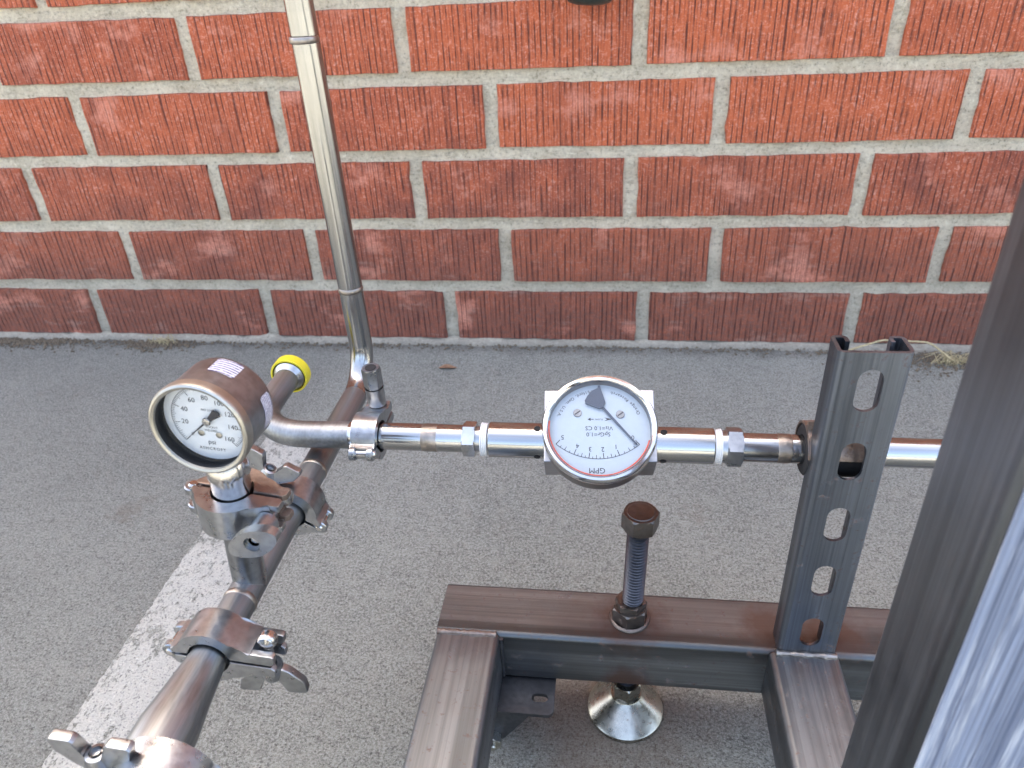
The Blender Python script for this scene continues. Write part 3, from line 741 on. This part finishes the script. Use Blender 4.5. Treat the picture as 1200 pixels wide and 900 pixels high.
for i in range(81):
    d = -135 + 270 * i / 80; ln = 0.0032 if i % 10 == 0 else (0.0021 if i % 5 == 0 else 0.0014); wd = 0.00012 if i % 10 == 0 else 0.00007
    a = gp_(d, SR); b = gp_(d, SR - ln); c, s = math.cos(R(d)) * wd, -math.sin(R(d)) * wd
    pg.join(gflat([(a[0] - c, a[1] - s), (a[0] + c, a[1] + s), (b[0] + c, b[1] + s), (b[0] - c, b[1] - s)]))
for i in range(60):
    d0 = -135 + 4.5 * i; pg.join(gflat([gp_(d0, SR), gp_(d0 + 4.5, SR), gp_(d0 + 4.5, SR + 0.00016), gp_(d0, SR + 0.00016)]))
for i in range(1, 9):
    q = gp_(-135 + 270 * i / 8, SR - (0.0046 if i == 8 else 0.0056)); pg.join(text_mb(str(i * 20), 0.0038, G(*q), gu, gv2))
q = gp_(-135, SR - 0.0050); pg.join(text_mb('0', 0.0027, G(*q), gu, gv2))
pg.join(text_mb('psi', 0.0038, G(0.0002, -0.0116), gu, gv2)); pg.join(text_mb('ASHCROFT', 0.0024, G(0.0, -0.0152), gu, gv2, 1.25))
pg.join(text_mb('AISI 316', 0.0018, G(0, 0.0052), gu, gv2)); pg.join(text_mb('SOCKET', 0.0017, G(0.0012, -0.0036), gu, gv2)); pg.join(text_mb('WELDED', 0.0017, G(0.0006, -0.0054), gu, gv2))
obj('dial_print', pg, MAT['ink'], gauge, angle=20)
t = gp_(-134, 0.0165); b1 = gp_(-134 + 90, 0.00055); tail = gp_(46, 0.0074); sd_ = gp_(136, 0.0022); sn = gp_(136, 0.0007)
nd = gflat([(b1[0], b1[1]), t, (-b1[0], -b1[1])], 0.0012, 0.0003)
nd.join(gflat([(-sn[0], -sn[1]), (tail[0] - sd_[0], tail[1] - sd_[1]), (tail[0] * 1.12, tail[1] * 1.12), (tail[0] + sd_[0], tail[1] + sd_[1]), (sn[0], sn[1])], 0.0012, 0.0003))
obj('needle', nd, MAT['ink'], gauge)
obj('needle_hub', lathe([(0.0023, 0.0010), (0.0023, 0.0019), (0.0019, 0.0024), (0, 0.0026)], GD, gn, 32), MAT['bright'], gauge)
for x in (-0.0042, 0.0042):
    obj('dial_screw', lathe([(0.0017, 0), (0.0017, 0.0003), (0.0012, 0.0005), (0, 0.0004)], G(x, -0.0072), gn, 24), MAT['brushed'], gauge)
# stem down to its clamp ferrule
ST = BT + BR * 0.0008
GC = GO + gn * -0.017
top = (GC - ST).dot(BR) - 0.0272
obj('stem', lathe([(0.0, 0), (0.0125, 0), (0.0125, 0.003), (0.0104, 0.0055), (0.0104, 0.0190), (0.0113, 0.0205), (0.0112, 0.0250), (0.0095, 0.0290), (0.0085, 0.0310), (0.0085, top + 0.003)], ST, BR, 44), MAT['bright'], gauge)
def case_patch(a0, a1, t0, t1, n=14, nt_=6):
    vs, fs = [], []
    for i in range(n + 1):
        for k in range(nt_ + 1):
            g = R(a0 + (a1 - a0) * i / n); c = 1.0 if i not in (0, n) else 0.0
            tt = t0 + (t1 - t0) * k / nt_
            tt = min(max(tt, t0 + (0.0009 if c == 0 else 0)), t1 - (0.0009 if c == 0 else 0))
            vs.append(GO + gn * tt + (gu * math.cos(g) + gv2 * math.sin(g)) * 0.02463)
    for i in range(n):
        for k in range(nt_): a = i * (nt_ + 1) + k; fs.append((a, a + 1, a + nt_ + 2, a + nt_ + 1))
    return MB().add(vs, fs)
obj('sticker', case_patch(60, 92, -0.0300, -0.0175), MAT['sticker_x'], gauge, label='white printed sticker on top of the gauge case')
obj('sticker', case_patch(-22, 22, -0.0300, -0.0215), MAT['sticker_s'], gauge, label='narrow printed sticker on the side of the gauge case')

# ------------------------------------------------------------------ tri-clamps
def arc2(r, a0, a1, n): return [(r * math.cos(R(a0 + (a1 - a0) * i / n)), r * math.sin(R(a0 + (a1 - a0) * i / n))) for i in range(n + 1)]
def clamp(c, axis, d, label, nut='wing', Ro=0.0178, Ri=0.0114, w_=0.0190, L=0.0360, mat='cast', nmat='cast', wing_ang=0.0, eye=True, mat2=None):
    """c centre, axis along the tube, d from the centre to the bolt lugs; the nut sits on the side axis x d"""
    a = V(axis).normalized(); d = V(d); d = (d - a * d.dot(a)).normalized(); n = a.cross(d).normalized(); c = V(c)
    root = thing('pipe_clamp', label, 'pipe clamp', tuple(c), 'hinged clamps joining the stainless tubes')
    g = 0.0008; th = 0.0095
    aO = math.degrees(math.asin(th / Ro))
    for s, nm in ((1, 'clamp_half'), (-1, 'clamp_half')):
        f = (c, d, n * s, a * s)
        body = [(Ro + 0.006, g), (Ro + 0.006, th * 0.92), (Ro + 0.001, th), (Ro * math.cos(R(aO + 8)) + 0.0006, Ro * math.sin(R(aO + 8)))] + arc2(Ro, aO + 14, 180 - 18, 20) + [(-Ro - 0.003, 0.0045), (-Ro - 0.0035, g)] + arc2(Ri, 180 - 4, 4, 18)
        m = extrude_poly(body, f, -w_ / 2, w_ / 2, 0.0011, 2)
        for q in (-1, 1):                                   # forked lugs either side of the swing bolt
            x0, x1 = sorted((q * w_ * 0.5 - q * 0.0002, q * w_ * 0.5 - q * 0.0042))
            lug = [(Ro - 0.002, g + 0.0001), (L - 0.002, g + 0.0001), (L, g + 0.002), (L, th * 0.78), (L - 0.0015, th * 0.86), (Ro + 0.002, th * 0.86), (Ro - 0.002, th * 0.7)]
            m.join(extrude_poly(lug, f, x0, x1, 0.0006, 2))
        if s == 1: half = obj(nm, m, MAT[mat], root)
        else: obj(nm, m, MAT[mat2 or mat], root)
    # hinge links and pin
    hp = c - d * (Ro + 0.0035)
    for q in (-1, 1):
        obj('hinge_knuckle', lathe([(0.0, 0), (0.0042, 0), (0.0049, 0.0006), (0.0049, 0.0040), (0.0042, 0.0046), (0, 0.0046)], hp + a * (q * 0.0062 - 0.0023), a, 24), MAT[mat], root)
    obj('hinge_pin', lathe([(0, -0.0098), (0.0018, -0.0098), (0.0026, -0.0090), (0.0026, 0.0090), (0.0018, 0.0098), (0, 0.0098)], hp, a, 20), MAT['bright'], root)
    # swing bolt with its eye
    bp = c + d * (L - 0.0062)
    if eye: obj('bolt_eye', lathe([(0, -0.0046), (0.0020, -0.0044), (0.0042, -0.0034), (0.0051, -0.0018), (0.0051, 0.0018), (0.0042, 0.0034), (0.0020, 0.0044), (0, 0.0046)], bp - n * (th + 0.0008), a, 28), MAT['bright'], root)
    obj('bolt_shank', lathe([(0.0023, -th - 0.001), (0.0023, th + 0.012)], bp, n, 20), MAT['cast'], root)
    np_ = bp + n * th
    if nut == 'wing':
        nutp = obj('wing_nut', lathe([(0.0030, 0), (0.0058, 0), (0.0062, 0.0008), (0.0058, 0.0060), (0.0046, 0.0105), (0.0030, 0.0110)], np_, n, 32), MAT[nmat], root)
        wu = (a * math.cos(wing_ang) + d * math.sin(wing_ang)).normalized()
        wing = [(-0.0175, 0.0120), (-0.0190, 0.0195), (-0.0175, 0.0210), (-0.0085, 0.0210), (-0.0068, 0.0195), (-0.0045, 0.0095), (0.0045, 0.0095), (0.0068, 0.0195), (0.0085, 0.0210), (0.0175, 0.0210), (0.0190, 0.0195), (0.0175, 0.0120), (0.0095, 0.0035), (0.005, 0.0012), (-0.005, 0.0012), (-0.0095, 0.0035)]
        obj('wing', extrude_poly(wing, (np_, wu, n, wu.cross(n)), -0.0027, 0.0027, 0.0010, 2), MAT[nmat], nutp)
    elif nut == 'oval':
        nutp = obj('wing_nut', lathe([(0.0030, 0), (0.0060, 0), (0.0066, 0.001), (0.0066, 0.010), (0.0060, 0.016), (0.0030, 0.0162)], np_, n, 32), MAT[nmat], root)
        wu = (a * math.cos(wing_ang) + d * math.sin(wing_ang)).normalized(); ww = n.cross(wu)
        oval = [(0.0160 * math.copysign(abs(math.cos(2 * math.pi * i / 36)) ** 1.25, math.cos(2 * math.pi * i / 36)), 0.0082 * math.sin(2 * math.pi * i / 36)) for i in range(36)]
        hole = [(0.0046 * math.cos(2 * math.pi * i / 20), 0.0046 * math.sin(2 * math.pi * i / 20)) for i in range(20)]
        obj('wing', plate_holes(oval, [hole], (np_ + n * 0.0185, wu, ww, n), 0.0055), MAT[nmat], nutp)
        obj('bolt_end', lathe([(0.0026, 0.010), (0.0026, 0.0145), (0.0018, 0.0152), (0, 0.0152)], np_, n, 24), MAT['bright'], nutp)
    elif nut == 'sleeve':
        nutp = obj('sleeve_nut', lathe([(0.0030, 0), (0.0064, 0), (0.0067, 0.0006), (0.0067, 0.0145)], np_, n, 36), MAT[nmat], root)
        obj('nut_hexagon', hex_ring(np_ + n * 0.0145, n, 0.0118, 0.0165, phase=R(20)), MAT[nmat], nutp)
        obj('nut_socket', lathe([(0.0040, 0), (0.0040, 0.0004), (0, 0.0003)], np_ + n * 0.0309, n, 24), MAT['rubber'], nutp)
    return root

# on the horizontal tube: lugs behind, hinge to the front and below
clamp((-0.1655, HY, HZ), (1, 0, 0), (0, 1.0, 0.06), 'stainless clamp with upright sleeve nut on the horizontal tube', nut='sleeve', Ro=0.0165, w_=0.0175, L=0.0320, nmat='cast')
# between riser and tee: lugs up and to the left
clamp((PX, -0.7050, PZ), (0, 1, 0), (-0.84, 0, 0.54), 'stainless clamp behind the gauge stem with two upright wings', nut='wing', Ro=0.0185, L=0.0310, wing_ang=R(90))
# around the gauge stem: lugs to the right, nut towards the camera
clamp(BT, -BR, (0.93, -0.05, 0.0), 'stainless clamp under the pressure gauge with an oval thumb nut', nut='oval', Ro=0.0192, L=0.0300, wing_ang=R(122), mat2='rusty', nmat='cast')
# between tee and reducer: lugs to the right, wing nut hanging below
clamp((PX, -0.8195, PZ), (0, 1, 0), (0.985, 0, -0.12), 'brown-tinted stainless clamp with hanging wing nut below the tee', nut='wing', mat='cast', wing_ang=R(84))
# nearest the camera, cut off by the bottom edge
clamp((PX + 0.0115, -0.8975, PZ), (0, 1, 0), (-0.99, 0, 0.1), 'blurred stainless clamp in the bottom left corner with an upright wing nut', nut='wing', Ro=0.0235, Ri=0.0150, L=0.0320, wing_ang=R(90))

# ------------------------------------------------------------------ steel frame
ZT = 0.1143; ZB = ZT - 0.0508
frame = thing('steel_frame', 'welded mill-scale square tube frame with post and slotted channel', 'frame', (0.02, -0.66, ZB))
def square_tube(lo, hi, ax, t=0.003, r=0.0045):
    """hollow square tube along ax between lo and hi"""
    lo = V(lo); hi = V(hi); i = 'xyz'.index(ax); j, k = [q for q in range(3) if q != i]
    o1 = rrect(lo[j], lo[k], hi[j], hi[k], r, 4); o2 = rrect(lo[j] + t, lo[k] + t, hi[j] - t, hi[k] - t, r - t + 0.0006, 4); n = len(o1)
    vs, fs = [], []
    for e in (lo[i], hi[i]):
        for L in (o1, o2):
            for p in L:
                q = [0, 0, 0]; q[i] = e; q[j] = p[0]; q[k] = p[1]; vs.append(q)
    for q in range(n):
        p = (q + 1) % n
        fs += [(q, p, 2 * n + p, 2 * n + q), (n + q, n + p, 3 * n + p, 3 * n + q), (q, p, n + p, n + q), (2 * n + q, 2 * n + p, 3 * n + p, 3 * n + q)]
    return MB().add(vs, fs)
cb = square_tube((-0.1285, -0.6846, ZB), (0.42, -0.6338, ZT), 'x')
cb.join(box((-0.1283, -0.6820, ZB + 0.003), (-0.1262, -0.6360, ZT - 0.003)))
obj('crossbeam', cb, MAT['mill_x'], frame)
obj('side_rail', square_tube((-0.1280, -1.25, ZB + 0.0006), (-0.0785, -0.6850, ZT + 0.0004), 'y'), MAT['mill_y'], frame)
obj('side_rail', square_tube((0.1220, -1.25, ZB + 0.0006), (0.1715, -0.6850, ZT + 0.0004), 'y'), MAT['mill_y'], frame)
obj('post', square_tube((0.1238, -0.8735, ZT + 0.001), (0.1746, -0.8227, 1.10), 'z', r=0.0032), MAT['mill_z'], frame, label='blurred square steel post close to the camera on the right')
obj('face_sheet', box((0.1262, -0.8747, ZT + 0.02), (0.1722, -0.8736, 1.05), 0.0002, 1), MAT['face_sheet'], frame, label='streaky pale blue sheet on the front of the blurred post')  # thin sheet with blue-white streaks over the post's front face
def bead(pts, r=0.002):
    rnd = random.Random(len(pts) + int(1000 * pts[0][0])); m = MB(); pts = [V(p) for p in pts]; out = []
    for a, b_ in zip(pts, pts[1:]):
        k = max(2, int((b_ - a).length / 0.0022))
        out += [a.lerp(b_, i / k) for i in range(k)]
    out.append(pts[-1]); rr = [r * (0.75 + 0.5 * rnd.random()) for _ in out]
    return sweep(out, lambda i: rr[i], 10)
obj('weld_bead', bead([(-0.127, -0.6852, ZT + 0.0002), (-0.081, -0.6852, ZT + 0.0002)], 0.0024), MAT['rusty'], frame)
obj('weld_bead', bead([(-0.0775, -0.6860, ZT - 0.003), (-0.0775, -0.6860, ZB + 0.004)], 0.0018), MAT['plate'], frame)
obj('weld_bead', bead([(0.1265, -0.6856, ZT + 0.0004), (0.1690, -0.6856, ZT + 0.0004)], 0.0028), MAT['weld'], frame)
# slotted channel, open side towards the wall
CX0, CX1, CYF, CYB, CZ0, CZ1, CT = 0.1278, 0.1691, -0.6842, -0.6636, ZT + 0.0006, 0.3660, 0.0024
rc = 0.0040
ch = plate_holes([(CX0 + rc, CZ0), (CX1 - rc, CZ0), (CX1 - rc, CZ1), (CX0 + rc, CZ1)], [slot_loop(0.14855, 0.3408 - 0.0508 * i, 0.0143, 0.0286) for i in range(5) ], ((0, CYF, 0), (1, 0, 0), (0, 0, 1), (0, -1, 0)), CT)
def side(sgn):
    X = CX0 if sgn < 0 else CX1; q = 1 if sgn < 0 else -1      # q points inwards
    out_, in_ = [], []
    for i in range(7):                                         # front corner
        g = R(90 * i / 6); out_.append((X + q * (rc - rc * math.sin(g)), CYF + rc - rc * math.cos(g))); ri = rc - CT
        in_.append((X + q * (rc - ri * math.sin(g)), CYF + rc - ri * math.cos(g)))
    r2 = 0.0035; ri = r2 - CT
    for i in range(7):
        g = R(90 * i / 6); out_.append((X + q * (r2 - r2 * math.cos(g)), CYB - r2 + r2 * math.sin(g))); in_.append((X + q * (r2 - ri * math.cos(g)), CYB - r2 + ri * math.sin(g)))
    xe = X + q * 0.0095
    for i in range(1, 7):
        g = R(90 * i / 6); out_.append((xe - q * r2 + q * r2 * math.sin(g), CYB - r2 + r2 * math.cos(g))); in_.append((xe - q * r2 + q * ri * math.sin(g), CYB - r2 + ri * math.cos(g)))
    out_.append((xe, CYB - 0.0075)); in_.append((xe - q * CT, CYB - 0.0075))
    n = len(out_); vs, fs = [], []
    for z in (CZ0, CZ1):
        vs += [(x, y, z) for x, y in out_] + [(x, y, z) for x, y in in_]
    for i in range(n - 1):
        fs += [(i, i + 1, 2 * n + i + 1, 2 * n + i), (n + i, n + i + 1, 3 * n + i + 1, 3 * n + i), (i, i + 1, n + i + 1, n + i), (2 * n + i, 2 * n + i + 1, 3 * n + i + 1, 3 * n + i)]
    fs += [(n - 1, 2 * n - 1, 4 * n - 1, 3 * n - 1)]
    return MB().add(vs, fs)
ch.join(side(-1)); ch.join(side(1))
obj('slotted_channel', ch, MAT['strut'], frame, label='upright dark steel channel with five oblong slots', angle=40)

# pipe clamp that holds the tube behind the channel
pc = thing('channel_clamp', 'rusty two-piece clamp holding the tube behind the slotted channel', 'pipe clamp', (0.146, HY, HZ))
f = (V((0.0, HY, HZ)), V((0, 1, 0)), V((0, 0, 1)), V((1, 0, 0)))
strap = arc2(0.0190, -10, 96, 20) + [(-0.0030, 0.0250), (-0.0050, 0.0252), (-0.0060, 0.0195)] + arc2(0.0192, 112, 166, 10) + arc2(0.0174, 166, -10, 30)
obj('strap', extrude_poly([(q[0], q[1]) for q in strap], f, 0.1265, 0.1690, 0.0004, 1), MAT['rusty'], pc)
obj('cushion', lathe([(TR + 0.0001, 0), (0.0160, 0), (0.0172, 0.001), (0.0172, 0.041), (0.0160, 0.042), (TR + 0.0001, 0.042)], (0.1270, HY, HZ), (1, 0, 0), 40), MAT['rubber'], pc)

# ------------------------------------------------------------------ levelling foot
BX, BY = 0.0208, -0.6605
foot = thing('levelling_foot', 'levelling foot with long black hexagon bolt through the crossbeam and a plated round pad', 'levelling foot', (BX, BY, 0))
bd = V((0.020, 0, 1)).normalized()
def thread(p, a, r, length, pitch):
    prof = [(r * 0.76, 0)]; k = int(length / pitch)
    for i in range(k): t0 = i * pitch; prof += [(r * 0.76, t0 + pitch * 0.10), (r, t0 + pitch * 0.45), (r, t0 + pitch * 0.60), (r * 0.76, t0 + pitch * 0.98)]
    return lathe(prof, p, a, 32)
obj('threaded_rod', thread(V((BX, BY, 0.040)) , bd, 0.0081, 0.172, 0.0029), MAT['black_ox'], foot, angle=15)
hd = V((BX, BY, 0)) + bd * 0.2085
bh = obj('bolt_head', hex_ring(hd, bd, 0.0235, 0.0140, phase=R(8)), MAT['bolt'], foot)
obj('head_face', lathe([(0.0, 0.0002), (0.0088, 0.0002), (0.0094, 0.0006), (0.0100, 0.0001)], hd + bd * 0.0140, bd, 36), MAT['bolt'], bh)
obj('lock_nut', hex_ring(V((BX, BY, ZT + 0.0008)), (0, 0, 1), 0.0245, 0.0135, phase=R(20)), MAT['bolt'], foot)
obj('lock_nut', hex_ring(V((BX + 0.0003, BY, ZT + 0.0145)), (0, 0, 1), 0.0205, 0.0060, phase=R(50)), MAT['bolt'], foot)
obj('weld_bead', lathe([(0.0130, 0), (0.0156, 0.0003), (0.0152, 0.0012), (0.0136, 0.0020)], (BX, BY, ZT + 0.0002), (0, 0, 1), 40), MAT['bolt'], foot)
obj('pad', lathe([(0.0, 0.0), (0.0315, 0.0), (0.0320, 0.0012), (0.0320, 0.0045), (0.0308, 0.0060), (0.0240, 0.0125), (0.0170, 0.0180), (0.0130, 0.0225), (0.0125, 0.0235), (0, 0.0235)], (BX, BY, 0.0004), (0, 0, 1), 64), MAT['zinc'], foot)
obj('socket_nut', hex_ring((BX, BY, 0.0240), (0, 0, 1), 0.0215, 0.0150, phase=R(40)), MAT['zinc'], foot)

# ------------------------------------------------------------------ caster under the left rail
cw = thing('swivel_caster', 'dark swivel caster with slotted mounting plate under the left rail', 'caster', (-0.09, -0.74, 0))
zp = ZB - 0.0006
obj('mount_plate', plate_holes(rrect(-0.128, -0.7150, -0.0360, -0.6600, 0.005), [[(y, x) for x, y in slot_loop(-0.7005, -0.0475, 0.0075, 0.0130)]], ((0, 0, zp), (1, 0, 0), (0, 1, 0), (0, 0, 1)), 0.0035), MAT['plate'], cw)
fk = MB()
for y in (-0.7080, -0.6640):
    fk.join(extrude_poly([(-0.128, zp - 0.008), (-0.0520, zp - 0.008), (-0.0560, zp - 0.014), (-0.0760, 0.019), (-0.0835, 0.012), (-0.0930, 0.012), (-0.1005, 0.020), (-0.122, zp - 0.014)], ((0, y, 0), (1, 0, 0), (0, 0, 1), (0, 1, 0)), 0, 0.003, 0.0005, 1))
fk.join(box((-0.1275, -0.7080, zp - 0.0115), (-0.0530, -0.6612, zp - 0.0085), 0.0008))
obj('fork', fk, MAT['plate'], cw)
obj('swivel_race', lathe([(0.018, 0), (0.0215, 0.001), (0.0215, 0.004), (0.018, 0.0049)], (-0.088, -0.6870, zp - 0.0085), (0, 0, 1), 36), MAT['plate'], cw)
obj('wheel', lathe([(0.005, -0.013), (0.0175, -0.013), (0.0205, -0.010), (0.0208, 0.010), (0.0175, 0.013), (0.005, 0.013)], (-0.088, -0.6845, 0.0212), (0, 1, 0), 48), MAT['rubber'], cw)
obj('axle_nut', hex_ring((-0.0850, -0.7080, 0.0205), (0, -1, 0), 0.0125, 0.0080), MAT['zinc'], cw)
obj('axle_end', lathe([(0.0035, 0), (0.0035, 0.003), (0.0025, 0.004), (0, 0.004)], (-0.0850, -0.7160, 0.0205), (0, -1, 0), 20), MAT['zinc'], cw)

# ------------------------------------------------------------------ small things at the wall
def weed_mb(cx, cy, n, spread, hgt, seed, flatness=0.5):
    rnd = random.Random(seed); m = MB()
    for i in range(n):
        x0 = cx + rnd.gauss(0, spread * 0.4); y0 = cy + rnd.gauss(0, 0.004); g = rnd.uniform(0, 2 * math.pi); L = hgt * rnd.uniform(0.4, 1.2)
        p = [V((x0, y0, 0.0)), V((x0 + math.cos(g) * L * 0.35, y0 + math.sin(g) * L * 0.2 - 0.002, L * flatness)), V((x0 + math.cos(g) * L * 0.9, y0 + math.sin(g) * L * 0.4 - 0.004, L * flatness * rnd.uniform(0.3, 1.1)))]
        p[1].y = min(p[1].y, -0.006); p[2].y = min(p[2].y, -0.006)
        m.join(sweep([p[0], p[0].lerp(p[1], 0.6), p[1], p[1].lerp(p[2], 0.5), p[2]], lambda k: 0.0008 * (1 - k * 0.17), 5))
    return m
wl = obj('dry_weed', weed_mb(-0.765, -0.020, 26, 0.03, 0.030, 5), MAT['straw'], label='small dry weed tuft at the foot of the wall behind the gauge', cat='weed', loc=(-0.765, -0.02, 0))
wr = obj('dry_weed', weed_mb(0.505, -0.045, 46, 0.035, 0.035, 9), MAT['straw'], label='larger dry grass tuft with a long stalk beside the right post', cat='weed', loc=(0.505, -0.045, 0))
obj('stalk', sweep(fillet([(0.505, -0.05, 0.006), (0.470, -0.035, 0.030), (0.405, -0.03, 0.030), (0.36, -0.03, 0.012)], 0.03, 5), 0.0014, 6), MAT['straw'], wr)
def leaf_mb(c, L, W, rot, seed):
    rnd = random.Random(seed); vs, fs = [], []; n = 10
    for i in range(n + 1):
        t = i / n; wd = W * math.sin(math.pi * min(1, t * 0.93 + 0.05)) * (1 + rnd.gauss(0, 0.10)); x = (t - 0.5) * L
        for s in (-1, 0, 1):
            lx, ly = x, s * wd / 2; z = 0.0012 + 0.002 * abs(s) * math.sin(3 * t) + 0.001 * math.sin(5 * t) + 0.001
            vs.append((c[0] + lx * math.cos(rot) - ly * math.sin(rot), c[1] + lx * math.sin(rot) + ly * math.cos(rot), z))
    for i in range(n):
        for k in range(2): a = i * 3 + k; fs.append((a, a + 1, a + 4, a + 3))
    N = len(vs); vs += [(x, y, z - 0.0006) for x, y, z in vs]; fs += [tuple(N + q for q in f_[::-1]) for f_ in fs]
    return MB().add(vs, fs)
obj('dead_leaf', leaf_mb((-0.2474, -0.0872), 0.028, 0.012, 0.1, 2), MAT['leaf'], label='curled brown leaf lying on the concrete near the wall', cat='leaf', loc=(-0.2474, -0.0872, 0))
def grit_mb(n, seed, near_wall):
    rnd = random.Random(seed); m = MB()
    for i in range(n):
        if near_wall:
            x = rnd.uniform(-1.3, 0.9); y = -0.009 - abs(rnd.gauss(0, 0.010)); r = rnd.uniform(0.0008, 0.0030)
            q_ = rnd.random()
            if q_ < 0.30: x = rnd.gauss(-1.06, 0.09); y -= abs(rnd.gauss(0, 0.012))
            elif q_ < 0.42: x = rnd.gauss(-0.77, 0.03); y -= abs(rnd.gauss(0, 0.012))
            elif q_ < 0.60: x = rnd.gauss(0.50, 0.05); y -= abs(rnd.gauss(0, 0.03))
        else: x = rnd.uniform(-1.0, 0.6); y = rnd.uniform(-1.0, -0.03); r = rnd.uniform(0.0005, 0.0012)
        o = [V((rnd.uniform(-1, 1), rnd.uniform(-1, 1), rnd.uniform(0.3, 1))) * 0.35 for _ in range(6)]
        p = [V((1, 0, 0)), V((-1, 0, 0)), V((0, 1, 0)), V((0, -1, 0)), V((0, 0, 0.8)), V((0, 0, -0.5))]
        m.add([V((x, y, r * 0.3)) + (a + b_) * r for a, b_ in zip(p, o)], [(0, 2, 4), (2, 1, 4), (1, 3, 4), (3, 0, 4), (2, 0, 5), (1, 2, 5), (3, 1, 5), (0, 3, 5)])
    return m
obj('dirt_litter', grit_mb(3400, 1, True), MAT['dirt'], kind='stuff', label='dark blown dirt and crumbs along the foot of the brick wall')
obj('loose_grit', grit_mb(500, 2, False), MAT['grit'], kind='stuff', label='fine pale grit scattered over the concrete')
# dark rounded fitting that just enters the picture at the top edge
wf = thing('wall_fitting', 'dark rounded fitting on the wall just entering at the top edge', 'fitting', (-0.033, -0.03, 0.53))
obj('housing', lathe([(0, 0), (0.018, 0.0005), (0.026, 0.003), (0.030, 0.008), (0.031, 0.05), (0.026, 0.056), (0, 0.056)], (-0.0325, -0.035, 0.4950), (0.05, 0, 1), 48), MAT['dark_plastic'], wf)
obj('stem', lathe([(0.009, 0), (0.009, 0.045)], (-0.0325, -0.034, 0.522), (0, 1, 0), 24), MAT['dark_plastic'], wf)
